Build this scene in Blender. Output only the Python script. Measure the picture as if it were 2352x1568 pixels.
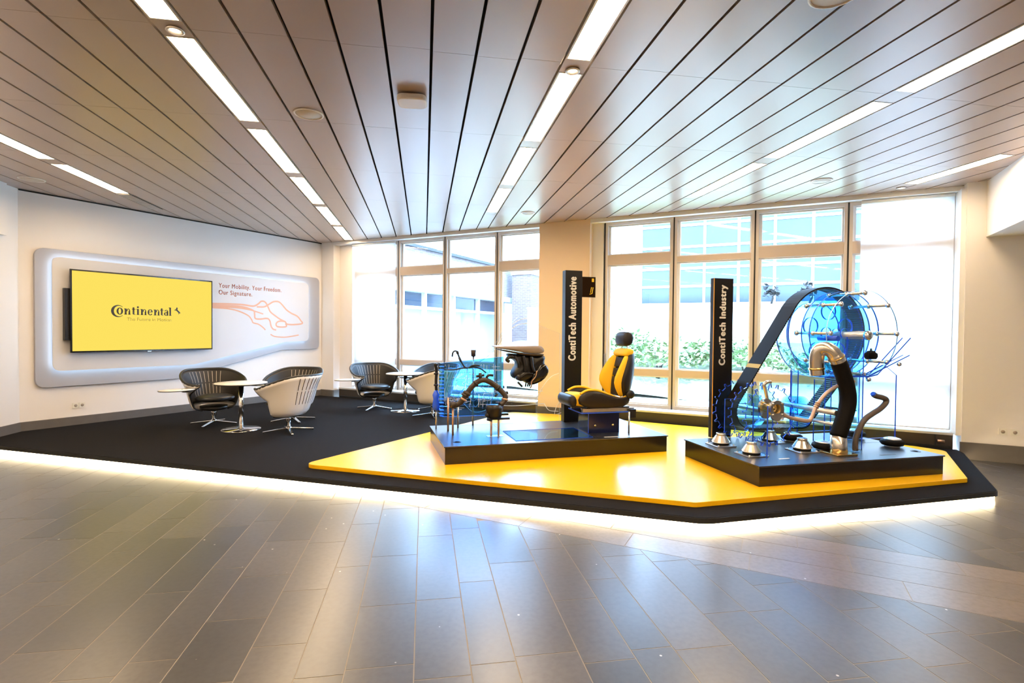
import bpy, bmesh, math, random
from mathutils import Matrix, Vector
random.seed(7)
PI = math.pi
sc = bpy.context.scene
for o in list(bpy.data.objects): bpy.data.objects.remove(o)
COL = sc.collection

# ------------------------------------------------------------------ camera
def cam_axes():
    p, r, a = math.radians(1.118), math.radians(.5293), math.radians(9.4965)
    Mp = Matrix(((1, 0, 0), (0, -math.sin(p), -math.cos(p)), (0, math.cos(p), -math.sin(p))))
    Mr = Matrix(((math.cos(r), -math.sin(r), 0), (math.sin(r), math.cos(r), 0), (0, 0, 1)))
    My = Matrix(((math.cos(a), -math.sin(a), 0), (math.sin(a), math.cos(a), 0), (0, 0, 1)))
    return Mr @ Mp @ My
M = cam_axes()
cam = bpy.data.cameras.new('camera'); cam_o = bpy.data.objects.new('camera', cam); COL.objects.link(cam_o)
cam.sensor_width = 36; cam.lens = 1206.8 / 2352 * 36; cam.clip_start = .05; cam.clip_end = 300
R3 = Matrix((M[0], -M[1], -M[2])).transposed()
cam_o.matrix_world = Matrix.Translation((0, 0, 1.65)) @ R3.to_4x4()
sc.camera = cam_o

# ------------------------------------------------------------------ world, sun, exposure
wd = bpy.data.worlds.new('world'); sc.world = wd; wd.use_nodes = True
bg = wd.node_tree.nodes['Background']
bg.inputs[0].default_value = (.43, .67, 1.0, 1); bg.inputs[1].default_value = 23.0
sun = bpy.data.lights.new('sun', 'SUN'); sun.energy = 9.0; sun.angle = math.radians(3); sun.color = (.82, .91, 1)
sun_o = bpy.data.objects.new('sun', sun); COL.objects.link(sun_o)
sun_o.rotation_euler = (math.radians(38), 0, math.radians(-35))
sc.view_settings.view_transform = 'Standard'; sc.view_settings.look = 'None'
sc.view_settings.gamma = 1; sc.view_settings.use_curve_mapping = False
sc.view_settings.exposure = 0.42
try:
    sc.cycles.transparent_max_bounces = 32; sc.cycles.max_bounces = 10; sc.cycles.diffuse_bounces = 5
    sc.cycles.caustics_reflective = False; sc.cycles.caustics_refractive = False
    sc.cycles.sample_clamp_indirect = 6
except Exception: pass
LAMP = 40.0        # warm ceiling luminaires
LED = 24.0         # under-platform strip
HALO = 10.0         # cool strip behind the media panel

# ------------------------------------------------------------------ materials
MATS = {}
def mat(name, col, rough=.5, metal=0, spec=.5, emit=None, estr=0, coat=0, trans=0, sheen=0, noise=0, nscale=8, bump=0, bscale=60):
    m = bpy.data.materials.new(name); m.use_nodes = True; nt = m.node_tree; b = nt.nodes['Principled BSDF']
    c4 = (*col, 1)
    b.inputs['Base Color'].default_value = c4; b.inputs['Roughness'].default_value = rough
    b.inputs['Metallic'].default_value = metal; b.inputs['Specular IOR Level'].default_value = spec
    if coat: b.inputs['Coat Weight'].default_value = coat; b.inputs['Coat Roughness'].default_value = .08
    if emit: b.inputs['Emission Color'].default_value = (*emit, 1); b.inputs['Emission Strength'].default_value = estr
    if noise or bump:
        tc = nt.nodes.new('ShaderNodeTexCoord')
    if noise:
        n = nt.nodes.new('ShaderNodeTexNoise'); n.inputs['Scale'].default_value = nscale; n.inputs['Detail'].default_value = 6
        nt.links.new(tc.outputs['Object'], n.inputs['Vector'])
        mx = nt.nodes.new('ShaderNodeMix'); mx.data_type = 'RGBA'
        mx.inputs[6].default_value = tuple(max(0, x * (1 - noise)) for x in col) + (1,)
        mx.inputs[7].default_value = tuple(min(1, x * (1 + noise)) for x in col) + (1,)
        nt.links.new(n.outputs['Fac'], mx.inputs[0]); nt.links.new(mx.outputs[2], b.inputs['Base Color'])
    if bump:
        n2 = nt.nodes.new('ShaderNodeTexNoise'); n2.inputs['Scale'].default_value = bscale; n2.inputs['Detail'].default_value = 4
        nt.links.new(tc.outputs['Object'], n2.inputs['Vector'])
        bp = nt.nodes.new('ShaderNodeBump'); bp.inputs['Strength'].default_value = bump; bp.inputs['Distance'].default_value = .01
        nt.links.new(n2.outputs['Fac'], bp.inputs['Height']); nt.links.new(bp.outputs['Normal'], b.inputs['Normal'])
    MATS[name] = m
    return m
def clear(name, tint, gloss=.12, rough=.02, diff=None, diffw=0):
    """thin sheet material: tinted see-through plus a fresnel reflection"""
    m = bpy.data.materials.new(name); m.use_nodes = True; nt = m.node_tree; nt.nodes.clear()
    out = nt.nodes.new('ShaderNodeOutputMaterial'); tr = nt.nodes.new('ShaderNodeBsdfTransparent'); gl = nt.nodes.new('ShaderNodeBsdfGlossy')
    tr.inputs[0].default_value = (*tint, 1); gl.inputs['Roughness'].default_value = rough
    lw = nt.nodes.new('ShaderNodeLayerWeight'); lw.inputs[0].default_value = .5
    pw = nt.nodes.new('ShaderNodeMath'); pw.operation = 'POWER'; pw.inputs[1].default_value = 4; nt.links.new(lw.outputs['Facing'], pw.inputs[0])
    fr = nt.nodes.new('ShaderNodeMath'); fr.operation = 'MULTIPLY_ADD'; fr.inputs[1].default_value = gloss * 3; fr.inputs[2].default_value = gloss * .25; nt.links.new(pw.outputs[0], fr.inputs[0])
    mx = nt.nodes.new('ShaderNodeMixShader'); nt.links.new(fr.outputs[0], mx.inputs[0])
    src = tr.outputs[0]
    if diff:
        df = nt.nodes.new('ShaderNodeBsdfTranslucent'); df.inputs[0].default_value = (*diff, 1)
        m2 = nt.nodes.new('ShaderNodeMixShader'); m2.inputs[0].default_value = diffw
        nt.links.new(tr.outputs[0], m2.inputs[1]); nt.links.new(df.outputs[0], m2.inputs[2]); src = m2.outputs[0]
    nt.links.new(src, mx.inputs[1]); nt.links.new(gl.outputs[0], mx.inputs[2]); nt.links.new(mx.outputs[0], out.inputs[0])
    MATS[name] = m; return m
def fabric_translucent(name, col, w=.5):
    m = bpy.data.materials.new(name); m.use_nodes = True; nt = m.node_tree; nt.nodes.clear()
    out = nt.nodes.new('ShaderNodeOutputMaterial'); d = nt.nodes.new('ShaderNodeBsdfDiffuse'); t = nt.nodes.new('ShaderNodeBsdfTranslucent')
    d.inputs[0].default_value = (*col, 1); t.inputs[0].default_value = (*col, 1)
    mx = nt.nodes.new('ShaderNodeMixShader'); mx.inputs[0].default_value = w
    nt.links.new(d.outputs[0], mx.inputs[1]); nt.links.new(t.outputs[0], mx.inputs[2]); nt.links.new(mx.outputs[0], out.inputs[0])
    MATS[name] = m; return m
def emis(name, col, s):
    m = bpy.data.materials.new(name); m.use_nodes = True; nt = m.node_tree; nt.nodes.clear()
    out = nt.nodes.new('ShaderNodeOutputMaterial'); e = nt.nodes.new('ShaderNodeEmission')
    e.inputs[0].default_value = (*col, 1); e.inputs[1].default_value = s; nt.links.new(e.outputs[0], out.inputs[0])
    MATS[name] = m; return m
def stone(name, c0, c1, rough=.3):
    m = bpy.data.materials.new(name); m.use_nodes = True; nt = m.node_tree; b = nt.nodes['Principled BSDF']
    tc = nt.nodes.new('ShaderNodeNewGeometry'); oi = nt.nodes.new('ShaderNodeObjectInfo')
    n = nt.nodes.new('ShaderNodeTexNoise'); n.inputs['Scale'].default_value = 2.2; n.inputs['Detail'].default_value = 3; n.inputs['Roughness'].default_value = .5
    nt.links.new(tc.outputs['Position'], n.inputs['Vector'])
    add = nt.nodes.new('ShaderNodeMath'); add.operation = 'MULTIPLY_ADD'; add.inputs[1].default_value = .75
    nt.links.new(oi.outputs['Random'], add.inputs[0])
    ml = nt.nodes.new('ShaderNodeMath'); ml.operation = 'MULTIPLY'; ml.inputs[1].default_value = .45
    nt.links.new(n.outputs['Fac'], ml.inputs[0]); nt.links.new(ml.outputs[0], add.inputs[2])
    mx = nt.nodes.new('ShaderNodeMix'); mx.data_type = 'RGBA'; mx.inputs[6].default_value = (*c0, 1); mx.inputs[7].default_value = (*c1, 1)
    nt.links.new(add.outputs[0], mx.inputs[0])
    n3 = nt.nodes.new('ShaderNodeTexNoise'); n3.inputs['Scale'].default_value = 30; n3.inputs['Detail'].default_value = 2
    nt.links.new(tc.outputs['Position'], n3.inputs['Vector'])
    rr3 = nt.nodes.new('ShaderNodeValToRGB'); rr3.color_ramp.elements[0].position = .3; rr3.color_ramp.elements[0].color = (.78, .78, .78, 1)
    rr3.color_ramp.elements[1].position = .62; rr3.color_ramp.elements[1].color = (1.05, 1.05, 1.05, 1)
    nt.links.new(n3.outputs['Fac'], rr3.inputs[0])
    m3 = nt.nodes.new('ShaderNodeMix'); m3.data_type = 'RGBA'; m3.blend_type = 'MULTIPLY'; m3.inputs[0].default_value = 1
    nt.links.new(mx.outputs[2], m3.inputs[6]); nt.links.new(rr3.outputs[0], m3.inputs[7])
    # pale fossil flecks
    v = nt.nodes.new('ShaderNodeTexVoronoi'); v.inputs['Scale'].default_value = 9; v.inputs['Randomness'].default_value = 1
    nt.links.new(tc.outputs['Position'], v.inputs['Vector'])
    rr = nt.nodes.new('ShaderNodeValToRGB'); rr.color_ramp.elements[0].position = .045; rr.color_ramp.elements[0].color = (1, 1, 1, 1)
    rr.color_ramp.elements[1].position = .075; rr.color_ramp.elements[1].color = (0, 0, 0, 1)
    nt.links.new(v.outputs['Distance'], rr.inputs[0])
    sep = nt.nodes.new('ShaderNodeSeparateColor'); nt.links.new(v.outputs['Color'], sep.inputs[0])
    gt = nt.nodes.new('ShaderNodeMath'); gt.operation = 'GREATER_THAN'; gt.inputs[1].default_value = .8; nt.links.new(sep.outputs[0], gt.inputs[0])
    mm = nt.nodes.new('ShaderNodeMath'); mm.operation = 'MULTIPLY'; nt.links.new(rr.outputs[0], mm.inputs[0]); nt.links.new(gt.outputs[0], mm.inputs[1])
    m4 = nt.nodes.new('ShaderNodeMix'); m4.data_type = 'RGBA'; m4.inputs[7].default_value = (.5, .46, .42, 1)
    nt.links.new(mm.outputs[0], m4.inputs[0]); nt.links.new(m3.outputs[2], m4.inputs[6])
    nt.links.new(m4.outputs[2], b.inputs['Base Color'])
    r2 = nt.nodes.new('ShaderNodeMapRange'); r2.inputs[3].default_value = rough - .004; r2.inputs[4].default_value = rough + .02
    nt.links.new(n.outputs['Fac'], r2.inputs[0]); nt.links.new(r2.outputs[0], b.inputs['Roughness'])
    b.inputs['Specular IOR Level'].default_value = .85
    MATS[name] = m; return m

stone('slate', (.020, .022, .026), (.064, .059, .057), .285)
stone('slate_band', (.095, .077, .067), (.14, .113, .10), .285)
mat('grout', (.24, .21, .175), .8)
mat('wall_white', (.84, .80, .765), .7, noise=.015, nscale=2)
mat('pillar_cream', (.86, .66, .46), .7)
mat('baseboard_stone', (.13, .115, .1), .45, noise=.15)
mat('ceil_panel', (.46, .35, .275), .33, metal=.35, spec=.5)
mat('ceil_void', (.015, .013, .012), .9)
mat('white_trim', (.85, .84, .82), .5)
mat('alu', (.62, .56, .5), .4, metal=.3)
mat('alu_rail', (.6, .5, .42), .45, metal=.15)
mat('black_gasket', (.01, .01, .01), .5)
mat('carpet', (.011, .010, .010), .95, spec=.1, bump=.5, bscale=600, noise=.25, nscale=300)
mat('edge_black', (.012, .011, .010), .45)
mat('yellow_deck', (.93, .51, .006), .24, spec=.5)
mat('plinth_black', (.012, .010, .010), .2, noise=.1, nscale=30)
mat('plinth_top', (.014, .013, .014), .31, spec=.9)
mat('plinth_seam', (.004, .004, .004), .5)
mat('black_gloss', (.008, .008, .009), .12)
mat('black_leather', (.012, .012, .012), .38, spec=.5)
mat('black_pad', (.011, .009, .008), .5, spec=.4)
mat('shell_white', (.82, .78, .74), .25, coat=.4)
mat('slot_dark', (.05, .035, .03), .6)
mat('slot_light', (.35, .3, .25), .5)
mat('chrome', (.82, .8, .78), .12, metal=1)
mat('steel', (.72, .66, .58), .25, metal=1)
mat('brushed', (.75, .72, .7), .33, metal=1)
mat('brass', (.72, .5, .2), .22, metal=1)
mat('rubber', (.005, .004, .004), .65, spec=.12)
mat('rubber_brown', (.10, .075, .06), .5)
mat('hose_brown', (.03, .019, .014), .42)
mat('belt', (.006, .005, .0045), .5, spec=.08)
mat('belt_rib', (.16, .15, .11), .6)
mat('belt_mark', (.42, .32, .03), .5)
mat('pipe_pink', (.5, .38, .32), .4, metal=.4)
mat('copper', (.6, .36, .22), .3, metal=.9)
mat('table_white', (.86, .84, .8), .35)
mat('table_edge', (.02, .018, .016), .5)
mat('seat_yellow', (.86, .52, .012), .7, bump=.15, bscale=400)
mat('seat_grey', (.016, .014, .013), .6, spec=.3, bump=.2, bscale=300)
mat('seat_side', (.013, .010, .009), .42, spec=.3)
mat('plastic_black', (.008, .007, .007), .35, spec=.4)
mat('dash_top', (.22, .18, .15), .5)
mat('panel_grey', (.38, .375, .40), .5)
mat('panel_white', (.66, .65, .66), .5)
mat('print_orange', (.60, .17, .07), .6)
mat('print_peach', (.68, .36, .23), .6)
mat('print_white', (.9, .88, .82), .5)
mat('sign_black', (.005, .004, .004), .35, spec=.3)
mat('amber_edge', (.75, .36, .03), .3)
mat('print_dark', (.03, .018, .008), .5)
mat('print_olive', (.36, .26, .02), .5)
mat('socket_white', (.8, .77, .7), .4)
mat('socket_dark', (.38, .31, .24), .5)
mat('sensor_white', (.86, .8, .74), .4)
mat('grille', (.60, .52, .42), .6)
mat('convector', (.07, .056, .045), .4, metal=.5)
mat('convector_top', (.62, .62, .6), .35, metal=.3)
mat('cable', (.8, .78, .75), .5)
fabric_translucent('blind', (.9, .88, .86), .62)
clear('glass', (.93, .97, 1.0), .18)
clear('acrylic_blue', (.68, .90, 1.0), .19)
clear('acrylic_cyan', (.36, .72, 1.0), .19)
clear('acrylic_clear', (.84, .94, 1.0), .16)
clear('acrylic_pale', (.95, .98, 1.0), .12)
mat('acrylic_edge', (.02, .10, .85), .25, spec=.6)
mat('acrylic_edge_pale', (.35, .6, .95), .25)
mat('acrylic_dark', (.008, .012, .05), .12)
mat('engrave', (.9, .95, 1.0), .5)
mat('engrave_blue', (.05, .25, .9), .4)
emis('lamp', (1, .74, .46), LAMP)
emis('spot_lamp', (1, .8, .55), LAMP * 1.2)
emis('led_warm', (1, .80, .50), LED)
emis('led_cool', (.62, .82, 1), HALO)
emis('tv_yellow', (1.0, .77, .12), .74)
emis('screen_dark', (.03, .012, .004), .6)
# outdoors
mat('pave', (.62, .62, .62), .8, noise=.06, nscale=1)
mat('lawn', (.20, .22, .13), .9, noise=.5, nscale=3, bump=.6, bscale=30)
mat('leaf', (.17, .24, .10), .7, noise=.4, nscale=12)
mat('bark', (.012, .01, .008), .8)
mat('brick', (.52, .30, .24), .8, noise=.3, nscale=9)
mat('mortar', (.7, .66, .62), .9)
mat('render_white', (.7, .7, .7), .8)
mat('facade_glass', (.022, .032, .048), .12, noise=.5, nscale=.7)
mat('facade_frame', (.5, .5, .5), .5)
mat('roof_grey', (.03, .03, .035), .7)

# ------------------------------------------------------------------ mesh helpers
class MB:
    def __init__(s): s.v = []; s.f = []; s.m = []; s.sm = []
    def add(s, vs, fs, m=0, smooth=False):
        o = len(s.v); s.v += [tuple(x) for x in vs]
        for f in fs: s.f.append(tuple(i + o for i in f)); s.m.append(m); s.sm.append(smooth)
        return s
    def box(s, x0, x1, y0, y1, z0, z1, m=0):
        v = [(x0, y0, z0), (x1, y0, z0), (x1, y1, z0), (x0, y1, z0), (x0, y0, z1), (x1, y0, z1), (x1, y1, z1), (x0, y1, z1)]
        return s.add(v, [(0, 3, 2, 1), (4, 5, 6, 7), (0, 1, 5, 4), (1, 2, 6, 5), (2, 3, 7, 6), (3, 0, 4, 7)], m)
    def xf(s, Mx, start=0):
        for i in range(start, len(s.v)): s.v[i] = tuple(Mx @ Vector(s.v[i]))
        return s
    def prism(s, poly, z0, z1, m=0, mside=None, axis='z'):
        """extrude a 2D polygon; axis z: (x,y)->z ; axis y: (x,z)->y"""
        n = len(poly); ms = m if mside is None else mside
        def P(p, h): return (p[0], p[1], h) if axis == 'z' else (p[0], h, p[1])
        area = sum(poly[i][0] * poly[(i + 1) % n][1] - poly[(i + 1) % n][0] * poly[i][1] for i in range(n))
        if area < 0: poly = poly[::-1]
        lo = [P(p, z0) for p in poly]; hi = [P(p, z1) for p in poly]
        flip = axis == 'y'
        b = tuple(range(n)); t = tuple(range(n, 2 * n))
        s.add(lo + hi, [b if flip else b[::-1], t[::-1] if flip else t], m)
        o = len(s.v) - 2 * n
        for i in range(n):
            j = (i + 1) % n; q = (o + i, o + j, o + n + j, o + n + i)
            s.f.append(q[::-1] if flip else q); s.m.append(ms); s.sm.append(False)
        return s
    def tube(s, path, r, n=10, m=0, cap=True, closed=False):
        P = [Vector(p) for p in path]; k = len(P)
        rs = r if isinstance(r, (list, tuple)) else [r] * k
        up = None; rings = []
        for i in range(k):
            if closed: t = (P[(i + 1) % k] - P[i - 1])
            else: t = (P[min(i + 1, k - 1)] - P[max(i - 1, 0)])
            t.normalize()
            if up is None:
                a = Vector((0, 0, 1)) if abs(t.z) < .9 else Vector((1, 0, 0)); up = (a - t * a.dot(t)).normalized()
            else: up = (up - t * up.dot(t)).normalized()
            sd = t.cross(up)
            rings.append([P[i] + (up * math.cos(2 * PI * j / n) + sd * math.sin(2 * PI * j / n)) * rs[i] for j in range(n)])
        vs = [v for rg in rings for v in rg]; fs = []
        kk = k if closed else k - 1
        for i in range(kk):
            for j in range(n):
                a = i * n + j; b = i * n + (j + 1) % n; i2 = (i + 1) % k
                fs.append((a, b, i2 * n + (j + 1) % n, i2 * n + j))
        s.add(vs, fs, m, True)
        if cap and not closed:
            o = len(s.v) - len(vs)
            s.f.append(tuple(o + j for j in range(n))[::-1]); s.m.append(m); s.sm.append(False)
            s.f.append(tuple(o + (k - 1) * n + j for j in range(n))); s.m.append(m); s.sm.append(False)
        return s
    def lathe(s, prof, n=24, c=(0, 0, 0), m=0, smooth=True, sx=1, sy=1, axis='z'):
        vs = []; fs = []; k = len(prof)
        for (r, z) in prof:
            for j in range(n):
                a = 2 * PI * j / n; x, y = r * math.cos(a) * sx, r * math.sin(a) * sy
                if axis == 'z': vs.append((c[0] + x, c[1] + y, c[2] + z))
                elif axis == 'y': vs.append((c[0] + x, c[1] + z, c[2] - y))
                else: vs.append((c[0] + z, c[1] + x, c[2] + y))
        for i in range(k - 1):
            for j in range(n): fs.append((i * n + j, i * n + (j + 1) % n, (i + 1) * n + (j + 1) % n, (i + 1) * n + j))
        if prof[0][0] > 1e-5: fs.append(tuple(range(n))[::-1])
        if prof[-1][0] > 1e-5: fs.append(tuple((k - 1) * n + j for j in range(n)))
        return s.add(vs, fs, m, smooth)
    def grid(s, fn, nu, nv, m=0, smooth=True, flip=False):
        vs = [fn(i / nu, j / nv) for i in range(nu + 1) for j in range(nv + 1)]; fs = []
        for i in range(nu):
            for j in range(nv):
                a = i * (nv + 1) + j; q = (a, a + 1, a + nv + 2, a + nv + 1); fs.append(q[::-1] if flip else q)
        return s.add(vs, fs, m, smooth)
    def build(s, name, mats, parent=None, bevel=0, solid=0, subs=0, loc=None, rotz=0, auto=False):
        me = bpy.data.meshes.new(name); me.from_pydata(s.v, [], s.f)
        if isinstance(mats, str): mats = [mats]
        for x in mats: me.materials.append(MATS[x])
        me.polygons.foreach_set('material_index', s.m); me.polygons.foreach_set('use_smooth', s.sm); me.update()
        o = bpy.data.objects.new(name, me); COL.objects.link(o)
        if parent: o.parent = parent
        if loc is not None: o.location = loc
        if rotz: o.rotation_euler = (0, 0, rotz)
        if solid:
            md = o.modifiers.new('solid', 'SOLIDIFY'); md.thickness = solid; md.offset = 0
        if bevel:
            md = o.modifiers.new('bevel', 'BEVEL'); md.width = bevel; md.segments = 2; md.limit_method = 'ANGLE'; md.angle_limit = math.radians(40)
            md.harden_normals = False
        if subs:
            md = o.modifiers.new('sub', 'SUBSURF'); md.levels = subs; md.render_levels = subs
        return o
def tag(o, label, cat, group=None):
    o['label'] = label; o['category'] = cat
    if group: o['group'] = group
    return o
def struct(o): o['kind'] = 'structure'; return o
def stuff(o): o['kind'] = 'stuff'; return o
def empty(name, loc=(0, 0, 0), rotz=0):
    o = bpy.data.objects.new(name, None); o.empty_display_size = .1; COL.objects.link(o); o.location = loc; o.rotation_euler = (0, 0, rotz); return o
def thing(name, label, cat, loc=(0, 0, 0), rotz=0, group=None):
    return tag(empty(name, loc, rotz), label, cat, group)
def copy_tree(o, parent=None):
    c = o.copy(); COL.objects.link(c)
    if parent: c.parent = parent
    for ch in list(o.children): copy_tree(ch, c)
    return c
def rrect(x0, x1, y0, y1, r, n=5):
    pts = []
    for (cx, cy, a0) in ((x1 - r, y1 - r, 0), (x0 + r, y1 - r, 90), (x0 + r, y0 + r, 180), (x1 - r, y0 + r, 270)):
        for i in range(n + 1):
            a = math.radians(a0 + 90 * i / n); pts.append((cx + r * math.cos(a), cy + r * math.sin(a)))
    return pts
def round_poly(poly, rad, n=6):
    """round the corners of a polygon; rad: number or list"""
    out = []; k = len(poly)
    for i in range(k):
        p0, p1, p2 = Vector(poly[i - 1]), Vector(poly[i]), Vector(poly[(i + 1) % k]); r = rad[i] if isinstance(rad, (list, tuple)) else rad
        d0 = (p0 - p1).normalized(); d1 = (p2 - p1).normalized()
        if r <= 0: out.append(tuple(p1)); continue
        ang = d0.angle(d1); t = min(r / math.tan(ang / 2), (p0 - p1).length * .45, (p2 - p1).length * .45)
        a = p1 + d0 * t; b = p1 + d1 * t
        for j in range(n + 1):
            w = j / n; out.append(tuple(a * (1 - w) ** 2 + p1 * 2 * w * (1 - w) + b * w * w))
    return out
def inset_poly(poly, d):
    """offset a polygon inwards"""
    n = len(poly); area = sum(poly[i][0] * poly[(i + 1) % n][1] - poly[(i + 1) % n][0] * poly[i][1] for i in range(n)); sg = 1 if area > 0 else -1
    out = []
    for i in range(n):
        p0, p1, p2 = Vector(poly[i - 1]), Vector(poly[i]), Vector(poly[(i + 1) % n])
        e0 = (p1 - p0).normalized(); e1 = (p2 - p1).normalized()
        n0 = Vector((-e0.y, e0.x)) * sg; n1 = Vector((-e1.y, e1.x)) * sg; b = (n0 + n1)
        b = b / max(.3, b.length_squared) * 2
        out.append(tuple(p1 + b * d))
    return out
def clip(poly, n, c):
    """keep the side where n.p <= c"""
    out = []; k = len(poly)
    for i in range(k):
        a, b = poly[i - 1], poly[i]; da = n[0] * a[0] + n[1] * a[1] - c; db = n[0] * b[0] + n[1] * b[1] - c
        if (da <= 0) != (db <= 0):
            t = da / (da - db); out.append((a[0] + (b[0] - a[0]) * t, a[1] + (b[1] - a[1]) * t))
        if db <= 0: out.append(b)
    return out
def smoothpath(pts, n=8):
    """Catmull-Rom through the points"""
    P = [Vector(p) for p in pts]; P = [P[0] * 2 - P[1]] + P + [P[-1] * 2 - P[-2]]; out = []
    for i in range(1, len(P) - 2):
        for j in range(n):
            t = j / n; a, b, c, d = P[i - 1], P[i], P[i + 1], P[i + 2]
            out.append(((b * 2) + (c - a) * t + (a * 2 - b * 5 + c * 4 - d) * t * t + (b * 3 - a - c * 3 + d) * t ** 3) * .5)
    out.append(P[-2]); return [tuple(p) for p in out]
def text_mesh(body, size, bold=0, extrude=.001, spacing=1.0, align='LEFT', shear=0):
    cu = bpy.data.curves.new('txt', 'FONT'); cu.body = body; cu.size = size; cu.offset = bold; cu.extrude = extrude
    cu.space_character = spacing; cu.align_x = align; cu.shear = shear
    o = bpy.data.objects.new('txt', cu); COL.objects.link(o)
    bpy.context.view_layer.update()
    me = bpy.data.meshes.new_from_object(o.evaluated_get(bpy.context.evaluated_depsgraph_get()))
    bpy.data.objects.remove(o); bpy.data.curves.remove(cu); return me
def bold_text(body, size, d, extrude=.001):
    me = text_mesh(body, size, 0, extrude, 1.16); bm = bmesh.new()
    for dx, dy in ((-d, 0), (d, 0), (0, -d * .6), (0, d * .6)):
        m2 = me.copy(); m2.transform(Matrix.Translation((dx, dy, 0))); bm.from_mesh(m2); bpy.data.meshes.remove(m2)
    bm.to_mesh(me); bm.free(); return me
def place_text(name, me, matname, parent, Mx, fit=None):
    """fit=(w,h): scale the lettering to that width and height"""
    if fit:
        xs = [v.co.x for v in me.vertices]; ys = [v.co.y for v in me.vertices]
        sx = fit[0] / (max(xs) - min(xs)); sy = fit[1] / (max(ys) - min(ys)) if fit[1] else sx
        me.transform(Matrix.Translation((-min(xs), -min(ys), 0))); me.transform(Matrix.Diagonal((sx, sy, 1, 1)))
    me.transform(Mx); me.materials.clear(); me.materials.append(MATS[matname]); me.name = name
    o = bpy.data.objects.new(name, me); COL.objects.link(o); o.parent = parent; return o

# ------------------------------------------------------------------ frames of reference
ZC = 3.677; PL = .10; ZY = .145; ZP = .35
WA = math.radians(54.19); WX = (math.sin(WA), -math.cos(WA)); WN = (math.cos(WA), math.sin(WA)); WROT = math.atan2(WX[1], WX[0])
def ws(s, d): return (s * WX[0] + d * WN[0], s * WX[1] + d * WN[1])
TVO = (-5.90, 8.862); TX = (.649, .761); TROT = math.atan2(TX[1], TX[0]); TN = (.761, -.649)
LO = (.2275, 5.894); LROT = math.atan2(.311, 2.8)
RO = (3.239, 4.643); RROT = math.atan2(.167, 2.319)
DW = 9.12    # inner face of the window wall

# room half planes  n.p <= c
ROOM = [(WN, DW), ((-TN[0], -TN[1]), -(TN[0] * TVO[0] + TN[1] * TVO[1])), ((-1, 0), 5.91), ((0, -1), 6.0), ((1, 0), 11.0)]
def clip_room(p, extra=()):
    for n, c in list(ROOM) + list(extra):
        p = clip(p, n, c)
        if len(p) < 3: return []
    return p

# ================================================================== FLOOR
fl = MB(); fp = clip_room([(-14, -8), (14, -8), (14, 16), (-14, 16)])
fl.prism(fp, -.12, -.0012)
floor = struct(fl.build('floor', 'grout'))
PLAT = [(-5.95, 8.05), (2.33, 4.03), (5.66, 4.335), (7.03, 5.82), (7.2, 6.1), (-2.4, 13.05), (-5.95, 8.9)]   # carpet platform outline
def plank(poly, name, m, z=0.0):
    if len(poly) < 3: return
    a = abs(sum(poly[i][0] * poly[(i + 1) % len(poly)][1] - poly[(i + 1) % len(poly)][0] * poly[i][1] for i in range(len(poly)))) / 2
    if a < .004: return
    cx = sum(p[0] for p in poly) / len(poly); cy = sum(p[1] for p in poly) / len(poly)
    b = MB(); b.prism([(p[0] - cx, p[1] - cy) for p in poly], -.006, z)
    o = b.build(name, m, floor, loc=(cx, cy, 0)); return o
def under_platform(x, y):
    # well inside the carpet platform: nothing of it can be seen
    e = Vector((2.33 + 5.95, 4.03 - 8.05)).normalized(); nn = (-e.y, e.x)
    d1 = (x + 5.95) * nn[0] + (y - 8.05) * nn[1]
    e2 = Vector((5.66 - 2.33, .305)).normalized(); d2 = (x - 2.33) * -e2.y + (y - 4.03) * e2.x
    e3 = Vector((7.03 - 5.66, 5.82 - 4.335)).normalized(); d3 = (x - 5.66) * -e3.y + (y - 4.335) * e3.x
    return d1 > .7 and d2 > .7 and d3 > .7
B0, B1 = 3.995, 4.85
G = .003
joints = {(0.463, .793): [2.591, 3.67], (.793, 1.068): [2.487, 3.1, 3.86], (1.068, 1.296): [2.556, 3.33, 3.9], (1.626, 1.901): [2.824, 3.53], (2.129, 2.459): [2.28, 3.1], (2.962, 3.292): [2.406], (2.459, 2.734): [2.738, 2.2], (-.37, -.04): [2.612, 3.2, 3.9], (-2.036, -1.706): [2.992, 4.478], (-1.203, -.873): [3.167, 3.7, 4.3]}
rnd = random.Random(3)
def in_view(x, y):
    if y < 1.75: return False
    cx = M[0][0] * x + M[0][1] * y; cz = M[2][0] * x + M[2][1] * y
    return cz > 1.2 and abs(cx) / cz < 1.06
k = -9
nplank = 0
while True:
    base = .463 + .833 * k
    if base > 9.2: break
    for (a, b) in ((base, base + .33), (base + .33, base + .605), (base + .605, base + .833)):
        ys = None
        for key, val in joints.items():
            if abs(key[0] - a) < .02: ys = sorted(val)
        if ys is None: ys = [2.3 + rnd.random() * .8]
        lo = ys[0]
        while lo > .9: lo -= .55 + rnd.random() * .4; ys.insert(0, lo)
        hi = ys[-1]
        while hi < 12: hi += .55 + rnd.random() * .65; ys.append(hi)
        for y0, y1 in zip(ys, ys[1:]):
            mx, my = (a + b) / 2, (y0 + y1) / 2
            if not (in_view(mx, y0) or in_view(mx, y1)): continue
            if under_platform(mx, y0 - .1) and under_platform(mx, my): continue
            base_p = [(a + G, y0 + G), (b - G, y0 + G), (b - G, y1 - G), (a + G, y1 - G)]
            p = clip_room(base_p)
            if not p: continue
            p1 = clip(p, WN, B0 - G)
            p2 = clip(p, (-WN[0], -WN[1]), -(B1 + G))
            plank(p1, 'stone_plank', 'slate'); plank(p2, 'stone_plank', 'slate'); nplank += 1
    k += 1
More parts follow.
